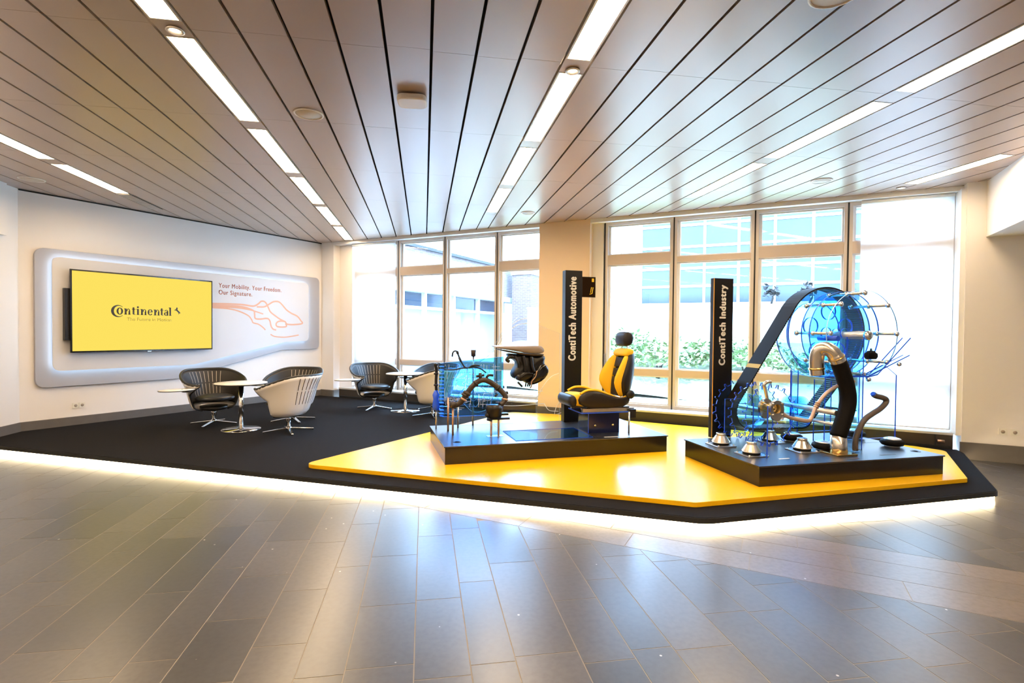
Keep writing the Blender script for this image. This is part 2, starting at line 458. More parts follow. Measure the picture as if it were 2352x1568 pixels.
# pale band laid parallel to the windows
off = B0
for w, sh in ((.30, .1), (.30, .5), (.255, .25)):
    s = -6 + sh
    while s < 6:
        ln = .7 + rnd.random() * .5
        q = [ws(s + G, off + G), ws(s + ln - G, off + G), ws(s + ln - G, off + w - G), ws(s + G, off + w - G)]
        cx = sum(t[0] for t in q) / 4; cy = sum(t[1] for t in q) / 4
        if in_view(cx, cy) and not under_platform(cx, cy): plank(clip_room(q), 'band_tile', 'slate_band')
        s += ln
    off += w
# the part of the floor nobody sees from the photograph: one plain slab behind the camera
rear = MB(); rear.prism([(-5.9, -5.99), (10.9, -5.99), (10.9, 1.2), (-5.9, 1.2)], -.006, -.001)
rear.build('stone_paving', 'slate', floor)

# ================================================================== CEILING
cb = MB(); cb.prism([(-14, -8), (14, -8), (14, 16), (-14, 16)] and clip_room([(-14, -8), (14, -8), (14, 16), (-14, 16)]), ZC + .12, ZC + .3)
ceiling = struct(cb.build('ceiling', 'ceil_void'))
BULK = [((0, 0), 1e9)]
cols = []
P0 = -1.799
for row in range(-2, 5):
    x = P0 + 2.815 * row - (.325 if row >= 3 else 0)
    if row == 3: cols.pop()
    cols.append((x, x + .214, True))
    for i in range(8): cols.append((x + .214 + .325 * i, x + .214 + .325 * (i + 1), False))
GC = .011
ceil_mesh = {}
yj = [3.9 + 1.53 * i for i in range(-7, 7)]
def ceil_panel(p, name='ceiling_panel'):
    if len(p) < 3: return
    cx = sum(q[0] for q in p) / len(p); cy = sum(q[1] for q in p) / len(p)
    key = tuple((round(q[0] - cx, 4), round(q[1] - cy, 4)) for q in p)
    if key in ceil_mesh:
        o = bpy.data.objects.new(name, ceil_mesh[key]); COL.objects.link(o); o.parent = ceiling; o.location = (cx, cy, 0)
    else:
        b = MB(); b.prism([(q[0] - cx, q[1] - cy) for q in p], ZC, ZC + .03)
        o = b.build(name, 'ceil_panel', ceiling, loc=(cx, cy, 0)); ceil_mesh[key] = o.data
def ceil_in_view(x, y):
    cx = M[0][0] * x + M[0][1] * y; cz = M[2][0] * x + M[2][1] * y + M[2][2] * 2.0; cyy = M[1][0] * x + M[1][1] * y + M[1][2] * 2.03
    return cz > .5 and abs(cx) / cz < 1.12 and abs(cyy) / cz < .75
rest = MB()
for (a, b, light) in cols:
    if b < -5.95 or a > 11: continue
    ysplit = [yy + (.02 * math.sin(a * 7)) for yy in yj]
    if light: continue
    for y0, y1 in zip(ysplit, ysplit[1:]):
        p = clip_room([(a + GC, y0 + .0015), (b - GC, y0 + .0015), (b - GC, y1 - .0015), (a + GC, y1 - .0015)])
        if not p: continue
        if any(ceil_in_view(*q) for q in p): ceil_panel(p)
        else: rest.prism(p, ZC, ZC + .03)
stuff(rest.build('ceiling_panel_field', 'ceil_panel', ceiling))

# recessed strip lights, row by row
RN = {-1: 'leftmost row', 0: 'second row from the left', 1: 'middle row', 2: 'second row from the right', 3: 'rightmost row'}
ORD = ['nearest', 'second nearest', 'third nearest', 'fourth nearest', 'fifth nearest', 'sixth nearest']
def strip_light(xc, y0, y1, label, group):
    t = thing('strip_light', label, 'ceiling light', (xc, (y0 + y1) / 2, ZC), 0, group)
    h = (y1 - y0) / 2
    b = MB()
    b.box(-.100, -.086, -h, h, -.002, .06); b.box(.086, .100, -h, h, -.002, .06); b.box(-.086, .086, -h, -h + .012, -.002, .06); b.box(-.086, .086, h - .012, h, -.002, .06)
    b.build('housing', 'alu', t)
    d = MB(); d.box(-.086, .086, -h + .012, h - .012, .022, .03); d.build('diffuser', 'lamp', t)
    lv = MB()
    n = int(2 * h / .12)
    return t
def spot_light(x, y, label):
    t = thing('spotlight', label, 'spotlight', (x, y, ZC))
    MB().lathe([(.034, .004), (.056, -.004), (.058, -.012), (.04, -.014), (.034, 0)], 20).build('rim', 'alu', t)
    MB().lathe([(0, -.002), (.034, -.002), (.034, .006), (0, .006)], 16).build('bulb', 'spot_lamp', t)
ends = {}
for row in range(-1, 4):
    xc = P0 + 2.815 * row + .107 - (.325 if row >= 3 else 0)
    if row == 3:
        strip_light(xc, 4.93, 6.12, 'only visible recessed strip light in the rightmost row of ceiling lights', 'strip lights in the ceiling')
        for q in ([(xc - .1, 6.13), (xc + .1, 6.13), (xc + .1, 16), (xc - .1, 16)], [(xc - .1, -5.9), (xc + .1, -5.9), (xc + .1, 4.92), (xc - .1, 4.92)]): ceil_panel(clip_room(q), 'ceiling_infill')
        continue
    y = 4.03 - 1.70 * 5; idx = 0; vis = 0; prev = None
    while True:
        y0, y1 = y, y + 1.50
        # stop at the walls
        p = clip_room([(xc - .09, y0), (xc + .09, y0), (xc + .09, y1), (xc - .09, y1)])
        if not p or y0 > 13: break
        full = abs(min(q[1] for q in p) - y0) < 1e-6 and max(q[1] for q in p) > y1 - 1e-6 and len(p) == 4
        ymax = min(q[1] for q in clip_room([(xc - .1, 20), (xc + .1, 20), (xc + .1, y0), (xc - .1, y0)]) or [(0, y0)])
        inroom = len(p) == 4 and full
        if row == 1 and y0 > 8.9: break
        if row == 2 and y0 > 7.3: break
        if row == 3 and y0 > 6.0: break
        if row == -1 and y0 > 8.9: break
        if row == 3 and 2.0 < y0 < 5.0:
            if y0 > 3.9: y1 = y0 + 1.5
        if not inroom and y1 - y0 > .5:
            y1 = y0 + 1.25
            p = clip_room([(xc - .09, y0), (xc + .09, y0), (xc + .09, y1), (xc - .09, y1)])
            if len(p) != 4 or max(q[1] for q in p) < y1 - 1e-6: break
        if xc * WX[0] + y0 * WX[1] > 2.35 and xc * WN[0] + y0 * WN[1] > 3.9:
            y += 1.70; continue
        seen = ceil_in_view(xc, y1 - .05) or ceil_in_view(xc, y0 + .05)
        if seen:
            strip_light(xc, y0, y1, '%s recessed strip light in the %s of ceiling lights' % (ORD[min(vis, 5)], RN[row]), 'strip lights in the ceiling'); vis += 1
        elif y1 < 4.5:
            strip_light(xc, y0, y1, 'unseen recessed strip light added behind the viewpoint for even lighting', 'unseen strip lights added for even lighting')  # unseen lamps, added so the hall is evenly lit
        # narrow infill plate between two lamps
        q = clip_room([(xc - .1, y1 + .004), (xc + .1, y1 + .004), (xc + .1, y + 1.70 - .004), (xc - .1, y + 1.70 - .004)])
        if q: ceil_panel(q, 'ceiling_infill')
        ends[row] = y + 1.70
        y += 1.70
    q = clip_room([(xc - .1, ends[row] + .002), (xc + .1, ends[row] + .002), (xc + .1, 16), (xc - .1, 16)])
    if q: ceil_panel(q, 'ceiling_infill')
spot_light(-1.682, 3.942, 'small round spotlight between strip lights, in the second row from the left')
spot_light(1.124, 3.985, 'small round spotlight between strip lights, in the middle row')
spot_light(6.47, 6.30, 'small round spotlight at the window end of the rightmost light row')
# air grille at the end of the leftmost row
t = thing('air_grille', 'slotted air grille in the ceiling at the end of the leftmost light row', 'air vent', (-4.507, 9.35, ZC))
MB().box(-.098, .098, -.52, .52, -.006, -.002).build('plate', 'ceil_void', t)
for i in range(20): MB().box(-.09, .09, -.5 + i * .052, -.474 + i * .052, -.012, -.006).build('slat', 'alu', t)
def speaker_disc(x, y, r, label):
    t = thing('ceiling_speaker', label, 'speaker', (x, y, ZC), 0, 'round ceiling speakers')
    MB().lathe([(r, .0), (r, -.008), (r - .014, -.012), (r - .018, -.004)], 32).build('rim', 'sensor_white', t)
    MB().lathe([(0, -.006), (r - .016, -.006), (r - .016, -.002), (0, -.002)], 32).build('grille', 'grille', t)
speaker_disc(-1.085, 5.235, .135, 'round beige ceiling speaker left of the white detector box')
speaker_disc(2.40, 2.80, .15, 'round ceiling speaker cut off by the top edge')
speaker_disc(5.17, 6.22, .13, 'round pale ceiling speaker above the right-hand windows')
speaker_disc(1.735, 8.85, .12, 'round pale ceiling speaker above the cream pillar')
speaker_disc(-5.33, 8.25, .15, 'round ceiling speaker in the far left corner')
t = thing('access_point', 'white rounded box hanging under the ceiling near the middle', 'detector', (-.115, 4.69, ZC), math.radians(-4))
MB().box(-.05, .05, -.05, .05, -.012, 0).build('mount', 'plastic_black', t)
MB().prism(rrect(-.125, .125, -.11, .11, .06), -.062, -.012).build('cover', 'sensor_white', t, bevel=.012)

# ================================================================== WALLS
def wall_box(name, x0, x1, y0, y1, z0, z1, m, loc, rot): return struct(MB().box(x0, x1, y0, y1, z0, z1).build(name, m, loc=(*loc, 0), rotz=rot))
# TV wall (left)
wall_box('wall_left', -.38, 5.42, 0, .25, -.1, ZC + .3, 'wall_white', TVO, TROT)
struct(MB().box(.0, 5.40, -.022, 0, PL - .1, .232).build('baseboard_left', 'baseboard_stone', loc=(*TVO, 0), rotz=TROT))
struct(MB().box(0, 5.40, -.012, 0, ZC - .02, ZC).build('trim_1', 'ceil_void', loc=(*TVO, 0), rotz=TROT))
# wall running back from it on the left, with a downstand
struct(MB().box(-6.2, -5.905, -6, 8.862, -.1, ZC + .3).build('wall_side', 'wall_white'))
struct(MB().box(-5.905, -5.885, -6, 8.86, -.0, .232).build('baseboard_side', 'baseboard_stone'))
struct(MB().box(-5.905, -5.84, -6, 8.56, 2.94, ZC).build('trim_2', 'wall_white'))
# window wall: pier, pillar, reveals, right-hand wall
wl = dict(loc=(0, 0, 0), rotz=WROT)
struct(MB().box(-9.75, -9.15, DW, 9.55, -.1, ZC + .3).build('wall_back', 'wall_white', **wl))
struct(MB().box(-9.15, -8.70, 9.32, 9.55, -.1, ZC + .3).build('wall_recess', 'wall_white', **wl))
struct(MB().box(-3.955, -2.96, DW, 9.55, -.1, ZC + .3).build('wall_pillar', 'pillar_cream', **wl))
struct(MB().box(-2.96, -2.75, 9.27, 9.55, -.1, ZC + .3).build('wall_reveal', 'wall_white', **wl))
struct(MB().box(2.30, 6.0, 8.97, 9.55, -.1, ZC + .3).build('wall_right', 'wall_white', **wl))
struct(MB().box(-10, 6, 9.30, 9.55, ZC - .03, ZC + .3).build('wall_lintel', 'wall_white', **wl))
struct(MB().box(-9.65, -9.145, DW - .02, DW, 0, .24).box(-9.15, -9.13, DW, 9.32, 0, .24).box(-9.13, -8.9, 9.30, 9.32, 0, .24).build('baseboard_back', 'baseboard_stone', **wl))
struct(MB().box(-3.975, -2.94, DW - .02, DW, 0, .24).build('baseboard_pillar', 'baseboard_stone', **wl))
struct(MB().box(2.28, 6.0, 8.945, 8.97, 0, .225).build('baseboard_right', 'baseboard_stone', **wl))
struct(MB().box(2.50, 6.0, 4.0, 8.97, 2.945, ZC + .1).build('wall_downstand', 'wall_white', **wl))
# white head trim above the windows
struct(MB().box(-9.15, -3.955, DW - .0, 9.31, ZC - .065, ZC - .0).build('trim_3', 'white_trim', **wl))
struct(MB().box(-2.96, 2.30, DW - .0, 9.31, ZC - .065, ZC - .0).build('trim_4', 'white_trim', **wl))
struct(MB().box(2.245, 2.30, 9.0, 9.32, .3, ZC - .065).build('trim_5', 'white_trim', **wl))
struct(MB().box(-9.15, 2.5, DW, DW + .02, ZC, ZC + .14).build('leak_blocker', 'ceil_void', **wl))  # added black blocker, stops light showing at the ceiling gap ends
# walls behind the viewpoint, closing the hall
struct(MB().box(-6.2, 11.3, -6.3, -6, -.1, ZC + .3).build('wall_front', 'wall_white'))
struct(MB().box(11, 11.3, -6.3, 9.5, -.1, ZC + .3).build('wall_end', 'wall_white'))

# ------------------------------------------------------------------ windows
def window(n, s0, s1, thick, lower=True):
    w = struct(empty('window_%d' % n, (*ws((s0 + s1) / 2, 9.3), 0), WROT)); h = (s1 - s0) / 2
    g = .024
    # black joint on both sides, aluminium posts
    MB().box(-h - g / 2, -h + g / 2, -.044, .08, .33, ZC - .06).build('joint', 'black_gasket', w)
    MB().box(-h + g / 2, -h + .055, -.045, .08, .33, ZC - .06).build('frame_post', 'alu', w)
    MB().box(h - .055, h - g / 2, -.045, .08, .33, ZC - .06).build('frame_post', 'alu', w)
    z2 = 2.85; z3 = 3.03 if thick else 2.945
    for nm, a, b in (('rail', .33, .39), ('rail', .895, 1.012), ('rail', z2, z3), ('rail', ZC - .12, ZC - .06)):
        MB().box(-h + .055, h - .055, -.04, .08, a, b).build(nm, 'alu_rail' if a in (.895, z2) else 'alu', w)
    for a, b in ((.39, .895), (1.012, z2), (z3, ZC - .12)):
        sash = MB(); e = .045
        for (x0, x1, q0, q1) in ((-h + .055, -h + .055 + e, a, b), (h - .055 - e * .5, h - .055, a, b), (-h + .055 + e, h - .055 - e * .5, a, a + e * .5), (-h + .055 + e, h - .055 - e * .5, b - e * .5, b)):
            sash.box(x0, x1, .0, .05, q0, q1)
        sash.build('sash', 'white_trim', w)
        MB().box(-h + .06, h - .06, .02, .026, a + .003, b - .003).build('pane', 'glass', w)
    return w
ms1 = [-8.60, -7.375, -6.161, -4.922, -3.70]; ms2 = [-2.724, -1.520, -.266, .995, 2.255]
th = [True, True, False, True]
for i in range(4): window(i + 1, ms1[i], ms1[i + 1], th[i])
for i in range(4): wv = window(i + 5, ms2[i], ms2[i + 1], [True, False, True, True][i])
w5 = bpy.data.objects['window_5']
MB().box(-.585, -.565, -.085, -.045, 1.0, 1.26).build('handle', 'steel', w5)
# convector casings under the windows with a pale sill
for nm, s0, s1, lab in (('convector', -8.93, -3.98, 'long dark convector casing under the left windows'), ('convector', -2.93, 2.24, 'long dark convector casing under the right windows')):
    t = thing('convector', lab, 'radiator', (*ws(s0, 9.1), 0), WROT); ln = s1 - s0
    MB().box(0, ln, -.02, .17, .0, .285).build('casing', 'convector', t)
    MB().box(.02, ln - .02, -.035, -.02, .105, .135).build('foot_rail', 'black_gasket', t)
    MB().box(0, ln, -.03, .17, .285, .315).build('sill', 'convector_top', t)
    if s1 > 0:
        v = MB().tube([(ln - .18, -.06, .2), (ln - .1, -.06, .2)], .02, 10); v.build('valve', 'copper', t)
        MB().box(ln - .2, ln - .19, -.045, -.02, .13, .285).build('joint', 'black_gasket', t)
        MB().box(ln - .62, ln - .60, -.06, -.04, .1, .16).build('foot', 'socket_white', t)
def blind(s0, s1, z0, label):
    t = thing('roller_blind', label, 'blind', (*ws((s0 + s1) / 2, 9.21), 0), WROT); h = (s1 - s0) / 2
    b = MB(); b.grid(lambda i, j: (-h + 2 * h * i, .006 * math.sin(i * 9), z0 + (3.60 - z0) * j), 6, 2); b.build('cloth', 'blind', t)
    MB().tube([(-h, 0, z0), (h, 0, z0)], .012, 8).build('hem_bar', 'white_trim', t)
    MB().tube([(-h, .0, 3.585), (h, 0, 3.585)], .024, 10).build('roller', 'white_trim', t)
blind(-8.66, -7.42, .36, 'white roller blind pulled down over the window beside the TV wall')
blind(1.145, 2.225, .345, 'white roller blind pulled down at the far right window')

# ================================================================== PLATFORM, DECK
plat_r = round_poly(PLAT, [0, .35, .14, .12, 0, 0, 0])
NP0 = 0
for nn_, cc_ in (((-1, 0), 5.88), ((-TN[0], -TN[1]), -(TN[0] * TVO[0] + TN[1] * TVO[1]) - .026), (WN, 9.06)): plat_r = clip(plat_r, nn_, cc_)
i0_ = min(range(len(plat_r)), key=lambda i: plat_r[i][0] * 1 + plat_r[i][1]); i0_ = min(range(len(plat_r)), key=lambda i: (plat_r[i][0] + 5.88) ** 2 + (plat_r[i][1] - 8.0) ** 2)
plat_r = plat_r[i0_:] + plat_r[:i0_]
t = thing('platform', 'low black carpeted platform with glowing edge across the hall', 'platform', (0, 0, 0))
MB().prism(plat_r, .05, PL - .004, 0).build('board', 'edge_black', t)
cp = inset_poly(plat_r, .008); MB().prism(cp, PL - .004, PL).build('carpet', 'carpet', t)
core = inset_poly(plat_r, .07); MB().prism(core, 0, .05).build('base', 'edge_black', t)
led = MB(); ip = inset_poly(plat_r, .022)
nfront = 7 * 3 + 1
seq = ip[0:1 + 7 * 3]
for a, b in zip(seq, seq[1:]):
    led.add([(a[0], a[1], .001), (b[0], b[1], .001), (b[0], b[1], .0495), (a[0], a[1], .0495)], [(0, 1, 2, 3)])
led.build('light_strip', 'led_warm', t)
YEL = [(-1.33, 6.16), (2.386, 4.30), (5.66, 4.64), (6.72, 5.80), ws(1.72, 8.80), ws(-3.6, 8.935), ws(-4.36, 8.75)]
MB().prism(round_poly(YEL, [.12, .1, .05, .12, .3, .3, .25]), PL, ZY).build('deck', 'yellow_deck', bevel=.004)
tag(bpy.data.objects['deck'], 'flat yellow kite-shaped deck on the black carpet, under both plinths', 'deck')
def plinth(loc, rot, w, d, label, hole, seams):
    t = thing('plinth', label, 'plinth', (*loc, ZY), rot, 'black exhibit plinths')
    h = ZP - ZY
    MB().box(.012, w - .012, .012, d - .012, 0, h - .014).build('body', 'plinth_black', t)
    MB().box(0, w, 0, d, h - .014, h).build('top_board', 'plinth_top', t, bevel=.002)
    for (x0, x1, y0, y1) in seams: MB().box(x0, x1, y0, y1, h, h + .0008).build('seam', 'plinth_seam', t)
    ring = MB(); ring.lathe([(.028, 0), (.05, 0), (.05, .0012), (.028, .0012), (.028, 0)], 24, (hole[0], hole[1], h)); ring.build('cable_port', 'plinth_seam', t)
    return t
plinth(LO, LROT, 2.845, 1.345, 'black exhibit plinth on the left carrying the yellow car seat', (.185, .219), [(.862, .866, .0, 1.3), (1.9, 1.904, .0, .35)])
plinth(RO, RROT, 2.34, 1.33, 'black exhibit plinth on the right carrying the blue belt drive', (2.212, .225), [(1.2, 2.3, .705, .709), (1.2, 1.204, .4, 1.2)])

# ================================================================== MEDIA WALL
tv = dict(loc=(*TVO, 0), rotz=TROT)
t = thing('media_panel', 'grey rounded wall panel with white glowing inset behind the television', 'wall panel', (*TVO, 0), TROT)
outer = round_poly([(.16, 2.845), (5.30, 2.845), (5.30, 1.2), (4.34, 1.2), (2.2, .725), (.16, .725)], [.14, .12, .12, .12, .5, .14], 7)
inner = round_poly([(.345, 2.722), (4.95, 2.69), (4.95, 1.39), (4.36, 1.375), (2.42, .975), (.345, .975)], [.1, .1, .1, .15, .4, .12], 7)
MB().prism(outer, -.055, -.002, axis='y').build('back_board', 'panel_grey', t, bevel=.004)
MB().prism(inner, -.125, -.112, axis='y').build('front_board', 'panel_white', t)
core_ = inset_poly(inner, .05); MB().prism(core_, -.112, -.055, axis='y').build('spacer', 'panel_white', t)
lp = inset_poly(inner, .012); ring = MB()
for a, b in zip(lp, lp[1:] + lp[:1]):
    ring.add([(a[0], -.088, a[1]), (b[0], -.088, b[1]), (b[0], -.110, b[1]), (a[0], -.110, a[1])], [(0, 1, 2, 3)])
ring.build('light_strip', 'led_cool', t)
def ribbon(pts, w, y, mb=None, n=5):
    mb = mb or MB(); P = [Vector((p[0], 0, p[1])) for p in pts]; P = [Vector(p) for p in smoothpath(P, n)]; L_ = []; R_ = []
    for i in range(len(P)):
        d = (P[min(i + 1, len(P) - 1)] - P[max(i - 1, 0)]).normalized(); nn = Vector((-d.z, 0, d.x)) * w / 2
        L_.append(P[i] + nn); R_.append(P[i] - nn)
    vs = [(p.x, y, p.z) for p in L_] + [(p.x, y, p.z) for p in R_]; k = len(P)
    mb.add(vs, [(i, i + 1, k + i + 1, k + i) for i in range(k - 1)]); return mb
CAR = [[(2.764, 2.126), (3.075, 2.135), (3.372, 2.135), (3.605, 2.116), (3.716, 2.166), (3.781, 2.222), (3.846, 2.225), (3.896, 2.19), (3.946, 2.101), (3.996, 2.012), (4.098, 1.939), (4.219, 1.865), (4.342, 1.813)],
[(2.764, 2.092), (3.075, 2.099), (3.372, 2.091), (3.605, 2.027), (3.636, 1.954), (3.652, 1.866), (3.765, 1.854), (3.913, 1.872), (3.979, 1.828), (4.013, 1.707), (4.064, 1.646), (4.132, 1.631)],
[(2.763, 2.05), (3.074, 2.042), (3.296, 2.001), (3.495, 1.92), (3.573, 1.834), (3.605, 1.776), (3.716, 1.748), (3.814, 1.689), (3.879, 1.629)],
[(2.763, 2.064), (3.221, 2.07), (3.526, 2.039), (3.684, 2.001), (3.83, 1.961)],
[(3.684, 2.105), (3.846, 2.112), (3.946, 2.162), (4.064, 2.229), (4.184, 2.236), (4.271, 2.178), (4.377, 2.073), (4.503, 1.999), (4.65, 1.939), (4.743, 1.845), (4.781, 1.781), (4.594, 1.754), (4.395, 1.759), (4.342, 1.813), (4.201, 1.818), (4.132, 1.77), (4.149, 1.708), (4.271, 1.694), (4.377, 1.711), (4.359, 1.774)],
[(3.996, 1.538), (4.098, 1.492), (4.324, 1.475), (4.54, 1.498), (4.688, 1.522)]]
fb = [o for o in t.children if o.name.startswith('front_board')][0]
for i, c in enumerate(CAR): ribbon(c, .034 if i in (0, 1, 4) else .028, -.1262 - .0002 * i).build('printed_line', 'print_peach', fb)
RXZ = Matrix(((1, 0, 0, 0), (0, 0, -1, 0), (0, 1, 0, 0), (0, 0, 0, 1)))   # lettering upright, facing -y
place_text('lettering', bold_text('Your Mobility. Your Freedom.', .1, .0015, .0005), 'print_orange', fb, Matrix.Translation((2.895, -.1265, 2.417)) @ RXZ, (1.36, .115))
place_text('lettering', bold_text('Our Signature.', .1, .0015, .0005), 'print_orange', fb, Matrix.Translation((2.895, -.1265, 2.285)) @ RXZ, (.69, .115))

t = thing('television', 'large flat television showing a yellow logo screen', 'television', (*TVO, 0), TROT)
MB().box(.53, 2.71, -.235, -.205, 1.255, 2.548).build('bezel', 'black_gloss', t)
MB().box(.47, 2.5, -.20, -.128, 1.45, 2.25).box(.6, 2.6, -.206, -.199, 1.3, 2.5).build('mount', 'plastic_black', t)
scr = MB(); scr.box(.552, 2.690, -.237, -.234, 1.278, 2.526); scr = scr.build('screen', 'tv_yellow', t)
MB().box(1.60, 1.66, -.24, -.225, 1.243, 1.256).build('logo_lip', 'chrome', t)
Y0 = -.2385
lg = MB()
def arcband(mb, cx, cz, rx, rz, rx2, rz2, a0, a1, dx=0, n=24):
    """thick-thin bowl between two ellipses"""
    vs = []; fs = []
    for i in range(n + 1):
        a = math.radians(a0 + (a1 - a0) * i / n)
        vs.append((cx + rx * math.cos(a), Y0, cz + rz * math.sin(a))); vs.append((cx + dx + rx2 * math.cos(a), Y0, cz + rz2 * math.sin(a)))
    for i in range(n): fs.append((2 * i, 2 * i + 2, 2 * i + 3, 2 * i + 1))
    mb.add(vs, fs)
def rect(mb, x0, x1, z0, z1): mb.add([(x0, Y0, z0), (x1, Y0, z0), (x1, Y0, z1), (x0, Y0, z1)], [(0, 1, 2, 3)])
b0 = 1.868; xh = .100
c_ = MB(); arcband(c_, 1.162, 1.922, .098, .100, .074, .086, 48, 312, .016); c_.build('letter', 'print_dark', scr)
c_ = MB(); arcband(c_, 1.188, 1.922, .047, .058, .019, .046, 0, 360); c_.build('letter', 'print_dark', scr)
def stem(mb, x, z1=xh, w=.028, foot=True):
    rect(mb, x, x + w, b0, b0 + z1)
    if foot: rect(mb, x - .008, x + w + .008, b0, b0 + .008)
    rect(mb, x - .009, x, b0 + z1 - .012, b0 + z1)
def letter_n(x):
    m_ = MB(); stem(m_, x); arcband(m_, x + .052, b0 + .055, .028, .045, .012, .036, 0, 180); rect(m_, x + .056, x + .08, b0, b0 + .06); rect(m_, x + .05, x + .087, b0, b0 + .008); return m_
def letter_t(x): m_ = MB(); rect(m_, x, x + .027, b0 + .012, b0 + .125); rect(m_, x - .013, x + .044, b0 + .088, b0 + .098); arcband(m_, x + .03, b0 + .02, .03, .02, .012, .012, 180, 300); return m_
def letter_i(x): m_ = MB(); stem(m_, x); arcband(m_, x + .013, b0 + .13, .016, .016, 0, 0, 0, 360); return m_
def letter_e(x): m_ = MB(); arcband(m_, x + .038, b0 + .05, .04, .052, .016, .042, 10, 325); rect(m_, x + .014, x + .074, b0 + .05, b0 + .06); return m_
def letter_a(x): m_ = MB(); rect(m_, x + .04, x + .067, b0, b0 + .075); arcband(m_, x + .036, b0 + .07, .031, .031, .012, .022, 0, 165); arcband(m_, x + .032, b0 + .03, .034, .031, .012, .022, 30, 330); return m_
def letter_l(x): m_ = MB(); stem(m_, x, .145); return m_
for fn, x in ((letter_n, 1.258), (letter_t, 1.374), (letter_i, 1.440), (letter_n, 1.500), (letter_e, 1.603), (letter_n, 1.705), (letter_t, 1.810), (letter_a, 1.862), (letter_l, 1.948)): fn(x).build('letter', 'print_dark', scr)
hz_ = [(2.03, 1.975), (2.055, 1.985), (2.066, 2.018), (2.078, 2.022), (2.09, 2.005), (2.082, 1.985), (2.09, 1.97), (2.118, 1.945), (2.133, 1.925), (2.131, 1.905), (2.122, 1.925), (2.112, 1.905), (2.098, 1.898), (2.103, 1.92), (2.08, 1.945), (2.06, 1.965), (2.03, 1.968)]
MB().add([(x, Y0, z) for x, z in hz_], [tuple(range(len(hz_)))]).build('horse_emblem', 'print_dark', scr)
place_text('lettering', text_mesh('The Future in Motion', .06, 0, .0002), 'print_olive', scr, Matrix.Translation((1.288, Y0, 1.768)) @ RXZ, (.69, .052))

def socket(label, loc, rot, n, w=.085):
    t = thing('wall_socket', label, 'socket', loc, rot)
    for i in range(n):
        x = (i - (n - 1) / 2) * w
        MB().prism(rrect(x - w * .47, x + w * .47, -.042, .042, .006), -.012, 0, axis='y').build('plate', 'socket_white', t)
        p = MB(); p.lathe([(0, -.0125), (.022, -.0125), (.022, -.010)], 16, (x, 0, 0), axis='y'); p.build('insert', 'socket_dark', t)
    return t
socket('white double wall socket low on the wall below the media panel', (TVO[0] + TX[0] * .71, TVO[1] + TX[1] * .71, .405), TROT, 2)
p = ws(2.72, 8.97)
socket('left one of two white wall sockets low on the right wall', (*p, .40), WROT, 1, .095)
p = ws(2.84, 8.97); socket('right one of two white wall sockets low on the right wall', (*p, .40), WROT, 1, .095)
p = ws(-3.50, DW); t = socket('small wall socket on the cream pillar with a white cable', (*p, .38), WROT, 1, .06)
MB().tube(smoothpath([(0, -.015, -.02), (-.06, -.04, -.12), (-.08, -.06, -.26), (.05, -.07, -.22)]), .006, 6).build('cable', 'cable', t)

# ================================================================== TABLES AND CHAIRS
def cafe_table(x, y, label):
    t = thing('cafe_table', label, 'table', (x, y, PL), 0, 'round cafe tables')
    MB().lathe([(0, .0), (.275, 0), (.28, .004), (.275, .012), (.06, .02), (.042, .03), (.0, .03)], 40).build('foot', 'chrome', t)
    MB().lathe([(.036, .02), (.036, .70), (0, .70)], 24).build('column', 'chrome', t)
    MB().lathe([(0, .70), (.365, .70), (.372, .706), (.372, .716), (0, .716)], 48).build('edge', 'table_edge', t)
    MB().lathe([(0, .716), (.369, .716), (.369, .722), (0, .722)], 48).build('top', 'table_white', t)
cafe_table(-2.77, 8.636, 'round white cafe table with chrome foot in front of the media wall')
cafe_table(-.349, 10.294, 'round white cafe table with chrome foot near the windows')

